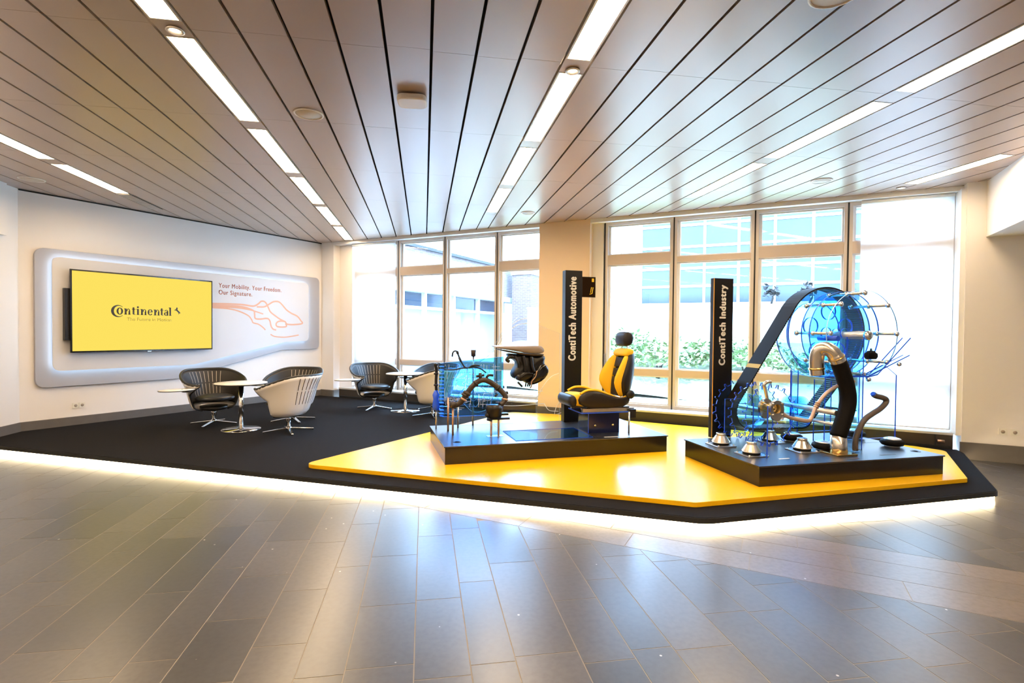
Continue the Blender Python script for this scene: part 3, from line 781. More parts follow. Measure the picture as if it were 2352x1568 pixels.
def make_chair():
    t = thing('lounge_chair', 'x', 'chair', (0, 0, 0), 0, 'bucket chairs with tablet arms')
    def shape(phi, h, off=0):
        # phi 0 = back, h 0 bottom .. 1 rim
        ab = [(0, .20), (.06, .275), (.16, .325), (.35, .355), (.6, .385), (.8, .42), (1, .475)]
        for (h0, a0), (h1, a1) in zip(ab, ab[1:]):
            if h <= h1 + 1e-9: a = a0 + (a1 - a0) * (h - h0) / (h1 - h0); break
        b = a * .86 + .02 * h
        back = max(0, math.cos(phi))
        q = min(1, max(0, (abs(phi) - .55) / 1.7)); q = q * q * (3 - 2 * q)
        zr = .865 - .205 * q
        z = .235 + (zr - .235) * h ** 1.1
        return ((a - off) * math.sin(phi), -(b - off) * math.cos(phi) + .03 - .09 * h * back, z)
    def pm(h): return math.radians(96 + max(0, h - .58) / .42 * 42)
    def fn(i, j, off=0): h = j; return shape((2 * i - 1) * pm(h), h, off)
    MB().grid(lambda i, j: fn(i, j), 28, 12).build('shell', 'shell_white', t, solid=.014)
    MB().grid(lambda i, j: fn(i, .2 + .8 * j, .022), 28, 12).build('lining', 'black_pad', t, solid=.016)
    rim = [fn(i / 40, 1, .011) for i in range(41)]
    MB().tube([(x, y, z + .004) for x, y, z in rim], .019, 8).build('rim_pad', 'black_leather', t)
    for s in (0, 1):
        edge = [fn(s, j / 14, .011) for j in range(15)]; MB().tube(edge, .013, 6).build('edge_trim', 'black_leather', t)
    for k in range(9):
        ph = math.radians(-34 + 8.5 * k)
        for (h0, h1) in ((.36, .66), (.69, .95)):
            for nm, off, m_ in (('slot', -.0115, 'slot_dark'), ('slot', .0335, 'slot_light')):
                b = MB(); q = []
                for j in range(5):
                    h = h0 + (h1 - h0) * j / 4
                    for dp in (-.011, .011): q.append(shape(ph + dp, h, off))
                b.add(q, [(2 * j, 2 * j + 1, 2 * j + 3, 2 * j + 2) for j in range(4)], 0, True); b.build(nm, m_, t)
    c = MB(); c.grid(lambda i, j: ((.29 - .0) * math.sin(PI * j) ** .6 * math.cos(2 * PI * i) * 1.0, .05 + .27 * math.sin(PI * j) ** .6 * math.sin(2 * PI * i), .43 - .062 * math.cos(PI * j) * (1 if j > .5 else .9)), 28, 10, flip=True)
    c.build('seat_cushion', 'black_leather', t)
    MB().lathe([(0, .225), (.12, .225), (.2, .245), (.2, .30), (0, .30)], 28).build('under_seat', 'plastic_black', t)
    MB().lathe([(.027, .05), (.027, .14), (.036, .14), (.036, .24), (0, .24)], 18).build('column', 'chrome', t)
    MB().lathe([(0, .03), (.042, .03), (.045, .06), (.03, .075), (0, .075)], 18).build('hub', 'chrome', t)
    for k in range(4):
        a = PI / 4 + k * PI / 2
        b = MB(); st = len(b.v)
        b.add([(.03, -.024, .03), (.03, .024, .03), (.36, .017, .008), (.36, -.017, .008), (.03, -.024, .06), (.03, .024, .06), (.36, .017, .022), (.36, -.017, .022)], [(0, 1, 2, 3), (4, 7, 6, 5), (0, 4, 5, 1), (1, 5, 6, 2), (2, 6, 7, 3), (3, 7, 4, 0)])
        b.xf(Matrix.Rotation(a, 4, 'Z')); leg = b.build('leg', 'chrome', t, bevel=.004)
        MB().lathe([(0, 0), (.016, 0), (.016, .01), (0, .01)], 10, (.345 * math.cos(a), .345 * math.sin(a), 0)).build('glide', 'plastic_black', leg)
    # tablet arm on the sitter's right (+x)
    arm = MB(); arm.tube(smoothpath([(.35, .16, .60), (.44, .27, .60), (.56, .32, .612)]), [.03] * 16 + [.026], 8); arm.build('tablet_arm', 'brushed', t)
    tb = MB(); tb.lathe([(0, .615), (.215, .615), (.22, .62), (.22, .626), (0, .626)], 36, (.63, .33, 0), sx=1.1, sy=.86); tab = tb.build('tablet', 'table_edge', t)
    MB().lathe([(0, .626), (.217, .626), (.217, .629), (0, .629)], 36, (.63, .33, 0), sx=1.1, sy=.86).build('tablet_face', 'table_white', tab)
    return t
chair0 = make_chair()
def hd(px_bearing_deg, left, away):
    """heading from image-left / away-from-viewer weights, for a thing seen at that bearing"""
    b = math.radians(px_bearing_deg); fx, fy = math.sin(b), math.cos(b)
    x = left * -fy + away * fx; y = left * fx + away * fy
    return math.atan2(y, x) - PI / 2
CH = [(-3.367, 9.201, hd(-20, -.34, -.94), 'bucket chair facing us left of the cafe table before the media wall'),
      (-2.023, 8.406, hd(-13.7, .80, .60), 'white-backed bucket chair turned away, nearest of the six chairs'),
      (-2.186, 9.405, hd(-13.2, .5, -.87), 'bucket chair half hidden behind the nearest white-backed chair'),
      (-.959, 10.643, hd(-5, -.34, -.94), 'bucket chair facing us by the roller blind, left of the far cafe table'),
      (.155, 9.62, hd(1, .80, .60), 'white-backed bucket chair turned away, beside the blue engine exhibit'),
      (.24, 10.50, hd(.5, .5, -.87), 'bucket chair hidden behind the far white-backed chair')]
for i, (x, y, r, lab) in enumerate(CH):
    o = chair0 if i == 0 else copy_tree(chair0)
    o.location = (x, y, PL); o.rotation_euler = (0, 0, r); o['label'] = lab
    if i in (2, 5):      # tablet swung in
        for c in o.children:
            if c.name.startswith('tablet'): c.location = (-.20, -.11, 0)
    if i in (1, 4):      # these two have no writing tablet
        for c in list(o.children):
            if c.name.startswith('tablet'):
                for g in list(c.children): bpy.data.objects.remove(g)
                bpy.data.objects.remove(c)

# ================================================================== SIGN POSTS
def sign_post(loc, rot, u, v, w, d, h, words, size, label, amber):
    t = thing('sign_post', label, 'sign', (*loc, ZP), rot)
    MB().box(u, u + w, v, v + d, 0, h).build('post', 'sign_black', t, bevel=.003)
    if amber: MB().box(u - .004, u + .004, v - .006, v, 0, h).build('light_edge', 'amber_edge', t)
    return t
RZT = Matrix(((0, -1, 0, 0), (0, 0, -1, 0), (1, 0, 0, 0), (0, 0, 0, 1)))     # reads bottom to top, facing -y
t = sign_post(LO, LROT, 1.905, 1.20, .26, .12, 2.53 - ZP, '', 0, 'tall black sign post lettered ContiTech Automotive beside the car seat', False)
post = [o for o in t.children][0]
place_text('lettering', bold_text('ContiTech Automotive', .1, .0056), 'print_white', post, Matrix.Translation((2.075, 1.1985, 1.235 - ZP)) @ RZT, (1.205, .118))
t2 = sign_post(RO, RROT, .385, 1.335, .275, .07, 2.33 - ZP, '', 0, 'tall black sign post lettered ContiTech Industry behind the cone mounts', True)
for c in t2.children:
    if c.name.startswith('post'): post = c
place_text('lettering', bold_text('ContiTech Industry', .1, .0056), 'print_white', post, Matrix.Translation((.585, 1.3335, 1.25 - ZP)) @ RZT, (1.0, .118))
t = thing('display', 'small dark screen fixed to the side of the automotive sign post', 'screen', (*LO, 0), LROT)
MB().box(2.167, 2.395, 1.25, 1.275, 2.155, 2.452).build('housing', 'black_gloss', t)
s_ = MB().box(2.172, 2.388, 1.248, 1.2505, 2.162, 2.445).build('screen', 'screen_dark', t)
seatpic = MB(); seatpic.tube([(2.30, 1.2475, 2.2), (2.34, 1.2475, 2.21), (2.355, 1.2475, 2.3), (2.33, 1.2475, 2.3), (2.315, 1.2475, 2.22)], .006, 6)
seatpic.box(2.335, 2.37, 1.2475, 1.248, 2.38, 2.43); seatpic.build('picture', 'seat_yellow', s_)

# ================================================================== RIGHT EXHIBIT: belt drive  (local x = along the plinth front, y = depth)
RL = dict(loc=(*RO, 0), rotz=RROT)
def rthing(name, label, cat, group=None): return thing(name, label, cat, (*RO, 0), RROT, group)
def lthing(name, label, cat, group=None): return thing(name, label, cat, (*LO, 0), LROT, group)
def sheet(poly, y0, y1, name, parent, face='acrylic_clear', edge='acrylic_edge'):
    return MB().prism(poly, y0, y1, 0, 1, axis='y').build(name, [face, edge], parent)
def disc_poly(cx, cz, r, n=64): return [(cx + r * math.cos(2 * PI * i / n), cz + r * math.sin(2 * PI * i / n)) for i in range(n)]
def ring_sheet(cx, cz, r0, r1, y0, y1, name, parent, face, edge, n=64):
    b = MB(); vs = []
    for y in (y0, y1):
        for r in (r0, r1): vs += [(cx + r * math.cos(2 * PI * i / n), y, cz + r * math.sin(2 * PI * i / n)) for i in range(n)]
    b.add(vs, [])
    for i in range(n):
        j = (i + 1) % n
        b.f += [(i, j, n + j, n + i), (2 * n + i, 3 * n + i, 3 * n + j, 2 * n + j)]; b.m += [0, 0]; b.sm += [False, False]
        b.f += [(n + i, n + j, 3 * n + j, 3 * n + i), (i, 2 * n + i, 2 * n + j, j)]; b.m += [1, 1]; b.sm += [True, True]
    return b.build(name, [face, edge], parent)
DC = (1.755, 1.66); RB = .573; SC = (.70, .72); RS = .22; IC = (1.42, .64); RI = .15
# --- belt: hull of three pulleys
def hull_path(circles, n=72):
    pts = [(c[0] + r * math.cos(2 * PI * i / n), c[1] + r * math.sin(2 * PI * i / n)) for c, r in circles for i in range(n)]
    pts = sorted(set(pts))
    def half(ps):
        h = []
        for p in ps:
            while len(h) > 1 and (h[-1][0] - h[-2][0]) * (p[1] - h[-2][1]) - (h[-1][1] - h[-2][1]) * (p[0] - h[-2][0]) <= 0: h.pop()
            h.append(p)
        return h[:-1]
    return half(pts) + half(pts[::-1])
hp = hull_path([(DC, RB), (SC, RS), (IC, RI)])
t = rthing('drive_belt', 'wide black toothed belt running over the tall blue drum', 'belt')
hin = inset_poly(hp, .012); b = MB(); n = len(hp); y0, y1 = 1.0, 1.235
for i in range(n):
    j = (i + 1) % n
    b.add([(hp[i][0], y0, hp[i][1]), (hp[j][0], y0, hp[j][1]), (hp[j][0], y1, hp[j][1]), (hp[i][0], y1, hp[i][1])], [(0, 1, 2, 3)], 0, True)
    b.add([(hp[i][0], y0, hp[i][1]), (hp[j][0], y0, hp[j][1]), (hin[j][0], y0, hin[j][1]), (hin[i][0], y0, hin[i][1])], [(3, 2, 1, 0)])
    b.add([(hp[i][0], y1, hp[i][1]), (hp[j][0], y1, hp[j][1]), (hin[j][0], y1, hin[j][1]), (hin[i][0], y1, hin[i][1])], [(0, 1, 2, 3)])
    b.add([(hin[i][0], y0, hin[i][1]), (hin[j][0], y0, hin[j][1]), (hin[j][0], y1, hin[j][1]), (hin[i][0], y1, hin[i][1])], [(3, 2, 1, 0)])
b.build('band', 'belt', t)
# teeth on the inner face: walk the loop at even spacing
hin = inset_poly(hp, .0115)
acc = 0; tb = MB()
for i in range(len(hin)):
    a = Vector(hin[i]); c = Vector(hin[(i + 1) % len(hin)]); L_ = (c - a).length; d = (c - a).normalized(); nn = Vector((-d.y, d.x))
    pos = -acc
    while pos + .03 <= L_:
        pos += .03; q = a + d * pos; w = .009
        p4 = [q - d * w, q + d * w, q + d * w * .7 + nn * .010, q - d * w * .7 + nn * .010]
        tb.prism([tuple(p) for p in p4], y0 + .004, y1 - .004, axis='y')
    acc = L_ - pos if L_ - pos >= 0 else 0
stuff(tb.build('teeth', 'belt_rib', t))
# two printed marks on the straight run
dr = Vector((.556, .831)); nr = Vector((-.831, .556))
e0 = Vector(SC) + nr * (RS + .0015)
for d_, m_ in ((.50, 'belt_mark'),):
    q = e0 + dr * d_; w = .028
    q0, q1 = q - dr * w, q + dr * w
    MB().add([(q0.x, y0, q0.y), (q1.x, y0, q1.y), (q1.x, y1, q1.y), (q0.x, y1, q0.y)], [(0, 1, 2, 3)]).build('mark', m_, t)
# --- drum
t = rthing('belt_drum', 'big transparent blue acrylic drum with steel rods inside the belt', 'drum')
ring_sheet(*DC, .075, .555, 1.005, 1.03, 'disc', t, 'acrylic_blue', 'acrylic_edge')
ring_sheet(*DC, .40, .555, 1.205, 1.23, 'disc', t, 'acrylic_blue', 'acrylic_edge')
b = MB(); b.lathe([(.553, 1.03), (.553, 1.205)], 64, (DC[0], 0, DC[1]), axis='y'); b.build('drum_shell', 'acrylic_clear', t)
for yy in (.74, .86): ring_sheet(*DC, .06, .50, yy, yy + .02, 'disc', t, 'acrylic_blue', 'acrylic_edge')
sheet(disc_poly(*DC, .50), .50, .515, 'front_disc', t, 'acrylic_pale', 'acrylic_edge_pale')
for k in range(5):
    a = 2 * PI * k / 5 + .3; c = (DC[0] + .27 * math.cos(a), DC[1] + .27 * math.sin(a))
    ring_sheet(*c, .10, .108, .985, 1.003, 'lightening_hole', t, 'acrylic_clear', 'acrylic_edge', 32)
for k in range(8):
    a = k * PI / 4; x, z = DC[0] + .465 * math.cos(a), DC[1] + .465 * math.sin(a)
    rod = MB().tube([(x, .47, z), (x, 1.0, z)], .017, 10).build('rod', 'steel', t)
    for yy in (.485, .735, .985): MB().lathe([(0, -.022), (.014, -.022), (.03, -.008), (.03, .008), (.014, .016), (0, .016)], 14, (x, yy, z), axis='y').build('nut', 'chrome', rod)
sh = MB().tube([(DC[0], .43, DC[1] - .02), (DC[0], 1.26, DC[1] - .02)], .045, 20).build('shaft', 'brushed', t)
MB().lathe([(0, -.02), (.03, -.02), (.055, 0), (.055, .03), (0, .03)], 20, (DC[0], .42, DC[1] - .02), axis='y').build('cap', 'chrome', sh)
MB().tube([(DC[0] - .22, .9, DC[1] - .06), (DC[0] - .22, .62, DC[1] - .06)], .03, 16).build('inner_roller', 'acrylic_edge', t)
MB().box(1.62, 1.9, .9, .915, 1.52, 1.78).build('label_card', 'acrylic_pale', t)
# --- toothed guide wheels and lower rollers
def gear_poly(cx, cz, r0, r1, n):
    p = []
    for i in range(n):
        for f, r in ((0, r0), (.30, r0), (.42, r1), (.58, r1), (.7, r0)):
            a = 2 * PI * (i + f) / n; p.append((cx + r * math.cos(a), cz + r * math.sin(a)))
    return p
t = rthing('sprocket', 'set of clear blue toothed wheels at the low end of the belt', 'gear')
for yy in (.70, .955, 1.25): sheet(gear_poly(*SC, .315, .358, 22), yy, yy + .018, 'toothed_wheel', t, 'acrylic_clear', 'acrylic_edge')
MB().lathe([(RS - .014, 1.0), (RS - .014, 1.235)], 40, (SC[0], 0, SC[1]), axis='y').build('roller', 'acrylic_blue', t)
MB().tube([(SC[0], .5, SC[1] + .03), (SC[0], 1.3, SC[1] + .03)], .032, 16).build('shaft', 'brushed', t)
t = rthing('tension_roller', 'finned blue acrylic roller on a steel shaft below the drum', 'roller')
for k in range(10): ring_sheet(1.25, .785, .04, .125 - .002 * k, .85 + k * .024, .853 + k * .024, 'fin', t, 'acrylic_clear', 'acrylic_edge', 40)
MB().lathe([(RI - .014, 1.0), (RI - .014, 1.235)], 32, (IC[0], 0, IC[1]), axis='y').build('roller', 'acrylic_blue', t)
MB().tube([(1.25, .34, .785), (1.25, 1.1, .785)], .032, 16).build('shaft', 'brushed', t)
MB().tube([(1.25, .36, .655), (1.25, .92, .655)], .02, 12).build('lower_shaft', 'brushed', t)
# --- upright acrylic sheets carrying the machine
t = rthing('acrylic_frame', 'clear blue acrylic uprights holding drum and rollers on the right plinth', 'stand')
sheet([(.32, .46), (.98, .46), (.98, .88), (.32, .88)], .955 + .03, .955 + .045, 'upright', t, 'acrylic_clear', 'acrylic_edge')
sheet([(1.24, .455), (2.235, .455), (2.235, 1.18), (2.06, 1.30), (1.45, 1.30), (1.24, 1.18)], .485, .50, 'upright', t, 'acrylic_clear', 'acrylic_edge')
sheet([(1.24, .455), (2.25, .455), (2.25, 1.2), (1.24, 1.2)], .985, 1.0, 'upright', t, 'acrylic_blue', 'acrylic_edge')
for (u, v0, v1, z0, z1) in ((.318, .28, .50, ZP, .90), (1.66, .40, .62, ZP, 1.62), (1.385, 1.05, 1.17, ZP, 1.2), (1.53, .70, .95, ZP, 1.1)):
    b = MB(); b.box(u - .008, u + .008, v0, v1, z0, z1, 0)
    for i in range(len(b.f)):
        if i in (2, 4): b.m[i] = 1
    b.build('cross_sheet', ['acrylic_clear', 'acrylic_edge'], t)
wing = MB(); wing.prism([(1.22, 1.165), (1.83, 1.165), (1.93, 1.185), (2.40, 1.61), (2.39, 1.622), (1.925, 1.20), (1.83, 1.18), (1.22, 1.18)], .46, .56, 1, 0, axis='y'); wing.build('bent_tray', ['acrylic_clear', 'acrylic_edge'], t)
wing = MB(); wing.prism([(1.76, 1.152), (2.39, 1.408), (2.385, 1.42), (1.755, 1.166)], .46, .54, 1, 0, axis='y'); wing.build('bent_tray', ['acrylic_clear', 'acrylic_edge'], t)
for (x, z) in ((1.79, 1.14), (2.22, 1.31)): MB().lathe([(0, -.02), (.02, -.02), (.028, 0), (.02, .02), (0, .02)], 12, (x, .45, z), axis='y').build('nut', 'chrome', t)
t = rthing('rubber_boot', 'round dark rubber boot hung inside the clear front disc', 'rubber boot')
MB().lathe([(0, -.05), (.07, -.05), (.09, -.02), (.085, .015), (.06, .03), (.05, .045), (.015, .05), (.012, .075), (0, .075)], 24, (1.905, .53, 1.415), sx=1, sy=.5).build('bellows', 'rubber', t)
# --- cone mounts
cone = thing('cone_mount', 'x', 'mount', (0, 0, 0), RROT, 'steel cone mounts on square plates')
MB().prism(rrect(-.125, .125, -.125, .125, .012), 0, .012).build('base_plate', 'brushed', cone, bevel=.003)
for sx_ in (-1, 1):
    for sy_ in (-1, 1): MB().lathe([(0, .012), (.012, .012), (.012, .02), (0, .022)], 8, (sx_ * .1, sy_ * .1, 0)).build('screw', 'chrome', cone)
MB().lathe([(0, .012), (.085, .012), (.092, .022), (.085, .036), (0, .036)], 28).build('rubber_ring', 'rubber', cone)
MB().lathe([(0, .036), (.095, .036), (.102, .046), (.058, .115), (0, .115)], 20, smooth=False).build('cone', 'steel', cone)
MB().lathe([(.045, .115), (.052, .118), (.052, .142), (.044, .146), (.03, .144), (0, .144)], 24).build('collar', 'steel', cone)
for i, (u, v, lab) in enumerate(((.235, .937, 'steel cone mount in front of the industry sign post'), (.263, .448, 'steel cone mount nearest the front left corner of the right plinth'), (.94, .985, 'steel cone mount behind the blue sheets, below the double flange'), (.953, .498, 'steel cone mount left of the big black hose'))):
    o = cone if i == 0 else copy_tree(cone)
    c_, s_ = math.cos(RROT), math.sin(RROT); o.location = (RO[0] + c_ * u - s_ * v, RO[1] + s_ * u + c_ * v, ZP); o['label'] = lab
asp = thing('air_spring', 'x', 'air spring', (0, 0, 0), RROT, 'black rubber air springs')
MB().lathe([(0, 0), (.075, 0), (.08, .008), (.075, .016), (0, .016)], 28).build('base', 'brushed', asp)
MB().lathe([(.07, .016), (.105, .02), (.125, .045), (.118, .07), (.09, .085), (.07, .085)], 32).build('bellows', 'rubber', asp)
MB().lathe([(0, .082), (.085, .082), (.088, .092), (.07, .1), (.05, .102), (.045, .108), (0, .108)], 28).build('top_plate', 'brushed', asp)
for i, (u, v, lab) in enumerate(((1.25, .985, 'black rubber air spring behind the front cone mounts, under the drum'), (1.237, .49, 'black rubber air spring just left of the big hose foot'), (2.205, 1.01, 'black rubber air spring at the back right, behind the thin hose'), (2.183, .48, 'black rubber air spring at the right end of the right plinth'))):
    o = asp if i == 0 else copy_tree(asp)
    c_, s_ = math.cos(RROT), math.sin(RROT); o.location = (RO[0] + c_ * u - s_ * v, RO[1] + s_ * u + c_ * v, ZP); o['label'] = lab
# --- big hose with elbow
t = rthing('industrial_hose', 'thick black industrial hose rising from a metal foot to a steel elbow', 'hose')
MB().prism(rrect(1.10, 1.37, .17, .41, .01), ZP, ZP + .02).build('foot_plate', 'brass', t, bevel=.003)
MB().tube([(1.235, .29, ZP + .02), (1.232, .29, .44), (1.225, .29, .56)], [.088, .084, .078], 24).build('ferrule', 'steel', t)
MB().tube(smoothpath([(1.222, .29, .545), (1.275, .29, .68), (1.33, .29, .83), (1.345, .29, .96), (1.318, .29, 1.09), (1.262, .29, 1.235), (1.205, .29, 1.355)]), .082, 24).build('hose', 'rubber', t)
MB().tube(smoothpath([(1.212, .29, 1.34), (1.175, .295, 1.405), (1.135, .31, 1.465), (1.09, .345, 1.495), (1.06, .395, 1.47), (1.055, .425, 1.39), (1.065, .435, 1.28), (1.075, .435, 1.20)]), [.08] * 10 + [.075] * 47, 24).build('elbow', 'steel', t)
def ringat(c, d, r, w, name, m_, p):
    d = Vector(d).normalized(); c = Vector(c); MB().tube([c - d * w, c + d * w], r, 24).build(name, m_, p)
ringat((1.175, .29, 1.40), (-.5, 0, .8), .087, .006, 'clamp', 'brass', t)
ringat((1.066, .436, 1.27), (.1, 0, -1), .082, .012, 'clamp', 'brass', t)
# --- thin S hose
t = rthing('thin_hose', 'thin grey hose bent in an S at the right of the big hose', 'hose')
MB().lathe([(0, 0), (.045, 0), (.048, .012), (.03, .02), (.03, .035), (0, .035)], 18, (1.487, .32, ZP)).build('foot', 'acrylic_clear', t)
MB().tube(smoothpath([(1.487, .32, ZP + .02), (1.487, .32, .49), (1.535, .32, .61), (1.61, .32, .71), (1.71, .32, .77), (1.81, .32, .82), (1.885, .32, .88), (1.895, .32, .92), (1.85, .32, .945), (1.76, .32, .965), (1.72, .32, .985)]), .030, 14).build('hose', 'rubber_brown', t)
MB().tube([(1.735, .32, .975), (1.705, .32, .995)], .024, 12).build('fitting', 'acrylic_edge', t)
# --- pinkish metal pipe
t = rthing('metal_pipe', 'pinkish metal pipe with a kink and ringed collar beside the double flange', 'pipe')
MB().tube(smoothpath([(.52, .33, .83), (.59, .33, .775), (.70, .33, .74), (.86, .33, .715), (.91, .33, .745), (.965, .33, .86), (1.05, .33, .965), (1.13, .33, 1.03), (1.25, .33, 1.09), (1.36, .33, 1.115)], 6), .02, 12).build('tube', 'pipe_pink', t)
for k in range(3): ringat((.968 + .012 * k, .33, .862 + .02 * k), (.55, 0, .83), .028, .006, 'collar', 'copper', t)
ringat((1.37, .33, 1.115), (1, 0, .15), .028, .02, 'fitting', 'copper', t); ringat((1.44, .33, 1.13), (1, 0, .25), .022, .018, 'fitting', 'copper', t)
ringat((1.40, .33, 1.16), (.8, 0, .5), .016, .02, 'fitting', 'copper', t)
# --- double flange
t = rthing('flange_coupling', 'shiny metal double flange coupling with a round bore on a blue sheet', 'coupling')
def flange(y, name):
    b = MB(); n = 28; o_ = [(.42 + .085 * math.cos(2 * PI * i / n), .86 + (.095 if math.sin(2 * PI * i / n) > 0 else .125) * math.sin(2 * PI * i / n)) for i in range(n)]
    i_ = [(.415 + .05 * math.cos(2 * PI * i / n), .865 + .05 * math.sin(2 * PI * i / n)) for i in range(n)]
    vs = [(x, y, z) for x, z in o_] + [(x, y, z) for x, z in i_] + [(x, y + .03, z) for x, z in o_] + [(x, y + .03, z) for x, z in i_]
    b.add(vs, [])
    for i in range(n):
        j = (i + 1) % n
        for q in ((i, j, n + j, n + i), (2 * n + i, 3 * n + i, 3 * n + j, 2 * n + j), (i, 2 * n + i, 2 * n + j, j), (n + i, n + j, 3 * n + j, 3 * n + i)): b.f.append(q); b.m.append(0); b.sm.append(False)
    return b.build(name, 'chrome', t)
f1 = flange(.26, 'flange'); flange(.42, 'flange')
MB().lathe([(.052, .29), (.052, .42)], 24, (.415, 0, .865), axis='y').build('bore', 'brass', t)
MB().lathe([(0, .33), (.05, .33), (.05, .335), (0, .335)], 24, (.415, 0, .865), axis='y').build('bore_shade', 'sign_black', t)  # black disc colours the bore dark in place of its inner shade
for dx, dz in ((-.055, .06), (.06, .06), (-.055, -.055), (.06, -.055), (.062, -.1)): MB().lathe([(0, .25), (.011, .25), (.011, .262), (0, .262)], 8, (.42 + dx, 0, .86 + dz), axis='y').build('bolt', 'chrome', f1)
MB().tube(smoothpath([(.44, .44, .95), (.415, .44, 1.05), (.40, .44, 1.10), (.43, .43, 1.13), (.47, .42, 1.13)]), .018, 10).build('oil_line', 'steel', t)
# --- caption strips on the plinths
for (fr, u, v, w, lab) in ((RO, .42, .215, .13, 'small white caption strip near the front left of the right plinth'), (RO, 1.12, .07, .16, 'small pale caption strip below the big hose foot'), (RO, 1.64, .14, .2, 'small pale caption strip right of the thin hose')):
    o = MB().box(0, w, 0, .022, 0, .0015).build('caption_strip', 'print_white' if u < 1 else 'rubber_brown')
    c_, s_ = math.cos(RROT), math.sin(RROT); o.location = (RO[0] + c_ * u - s_ * v, RO[1] + s_ * u + c_ * v, ZP); o.rotation_euler = (0, 0, RROT)
    tag(o, lab, 'caption', 'caption strips')
o = MB().box(0, .36, 0, .02, 0, .0015).build('caption_strip', 'print_white'); c_, s_ = math.cos(LROT), math.sin(LROT)
o.location = (LO[0] + c_ * 2.0 - s_ * .07, LO[1] + s_ * 2.0 + c_ * .07, ZP); o.rotation_euler = (0, 0, LROT); tag(o, 'thin pale caption strip at the front edge below the car seat', 'caption', 'caption strips')

# ================================================================== LEFT EXHIBIT
# --- car seat, facing -x
def loft(sections, name, m_, parent, subs=1):
    """closed rings -> smooth body"""
    n = len(sections[0]); b = MB(); vs = [p for s in sections for p in s]; k = len(sections); fs = []
    for i in range(k - 1):
        for j in range(n): fs.append((i * n + j, i * n + (j + 1) % n, (i + 1) * n + (j + 1) % n, (i + 1) * n + j))
    fs.append(tuple(range(n))[::-1]); fs.append(tuple((k - 1) * n + j for j in range(n)))
    b.add(vs, fs, 0, True); o = b.build(name, m_, parent, subs=subs)
    bm = bmesh.new(); bm.from_mesh(o.data); bmesh.ops.recalc_face_normals(bm, faces=bm.faces); bm.to_mesh(o.data); bm.free()
    return o
seat = thing('sports_seat', 'yellow and charcoal sports car seat with headrest on the left plinth', 'car seat', (*LO, 0), LROT)
VC = .50; HW = .25
def box_ring(x0, x1, z0, z1, y): return [(x0, y, z0), (x1, y, z0), (x1, y, z1), (x0, y, z1)]
def side_ring(poly, y): return [(p[0], y, p[1]) for p in poly]
# cushion: side profile swept across the width
cprof = [(1.63, .775), (1.66, .84), (1.74, .872), (1.95, .845), (2.15, .80), (2.32, .775), (2.42, .76), (2.42, .70), (2.1, .69), (1.75, .70), (1.66, .72)]
def scale_prof(pr, cx, cz, k): return [(cx + (x - cx) * k, cz + (z - cz) * k) for x, z in pr]
loft([side_ring(scale_prof(cprof, 2.05, .76, .95), VC - HW + .045), side_ring(cprof, VC - HW + .06), side_ring(cprof, VC + HW - .06), side_ring(scale_prof(cprof, 2.05, .76, .95), VC + HW - .045)], 'cushion', 'seat_yellow', seat)
nose = [(1.605, .755), (1.62, .83), (1.68, .868), (1.72, .80), (1.72, .70), (1.65, .69)]
loft([side_ring(nose, VC - HW + .02), side_ring(nose, VC - HW + .05), side_ring(nose, VC + HW - .05), side_ring(nose, VC + HW - .02)], 'cushion_nose', 'seat_side', seat)
for sgn in (-1, 1):
    yb = VC + sgn * (HW - .03)
    bol = [(1.70, .73), (1.74, .85), (1.85, .905), (2.0, .90), (2.18, .835), (2.34, .80), (2.46, .84), (2.44, .72), (2.3, .675), (1.9, .675)]
    yo = sorted((yb - .055, yb + .045))
    loft([side_ring(scale_prof(bol, 2.08, .77, .9), yo[0]), side_ring(bol, yo[0] + .025), side_ring(bol, yo[1] - .025), side_ring(scale_prof(bol, 2.08, .77, .9), yo[1])], 'cushion_bolster', 'seat_side', seat)
    piping = smoothpath([(1.76, yb - sgn * .01, .868), (1.86, yb - sgn * .01, .91), (2.0, yb - sgn * .01, .905), (2.16, yb - sgn * .01, .85), (2.32, yb - sgn * .01, .80), (2.45, yb - sgn * .01, .84)])
    MB().tube(piping, .016, 8).build('piping', 'seat_yellow', seat)
# backrest: lofted along its height, leaning back
BZ = [(.80, 2.33, .20, 2.33, 2.47), (.88, 2.33, .235, 2.27, 2.50), (1.0, 2.34, .26, 2.20, 2.52), (1.12, 2.36, .262, 2.245, 2.545), (1.25, 2.39, .24, 2.325, 2.56), (1.36, 2.42, .20, 2.395, 2.58), (1.42, 2.455, .15, 2.45, 2.57)]
secs = []
for z, x, hw, xt, xr in BZ:
    secs.append([(xt + .03, VC - hw, z), (xr - .05, VC - hw * .98, z - .01), (xr, VC - hw * .6, z - .02), (xr, VC + hw * .6, z - .02), (xr - .05, VC + hw * .98, z - .01), (xt + .03, VC + hw, z), (x + .06, VC + hw * .55, z), (x + .06, VC - hw * .55, z)])
loft(secs, 'backrest', 'seat_side', seat)
for sgn in (-1, 1):     # yellow wing bolsters
    secs = []
    for z, x, hw, xt, xr in BZ[:-1]:
        secs.append([(x + .06, VC + sgn * .09, z), (x + .005, VC + sgn * .115, z), (xt + .025, VC + sgn * (hw - .075), z), (xt - .005, VC + sgn * (hw - .035), z), (xt + .01, VC + sgn * (hw - .002), z), (x + .08, VC + sgn * (hw - .03), z)])
    loft(secs, 'back_bolster', 'seat_yellow', seat)
sh_ = [(2.385, 1.335), (2.395, 1.38), (2.43, 1.428), (2.49, 1.445), (2.545, 1.42), (2.53, 1.36), (2.46, 1.33)]
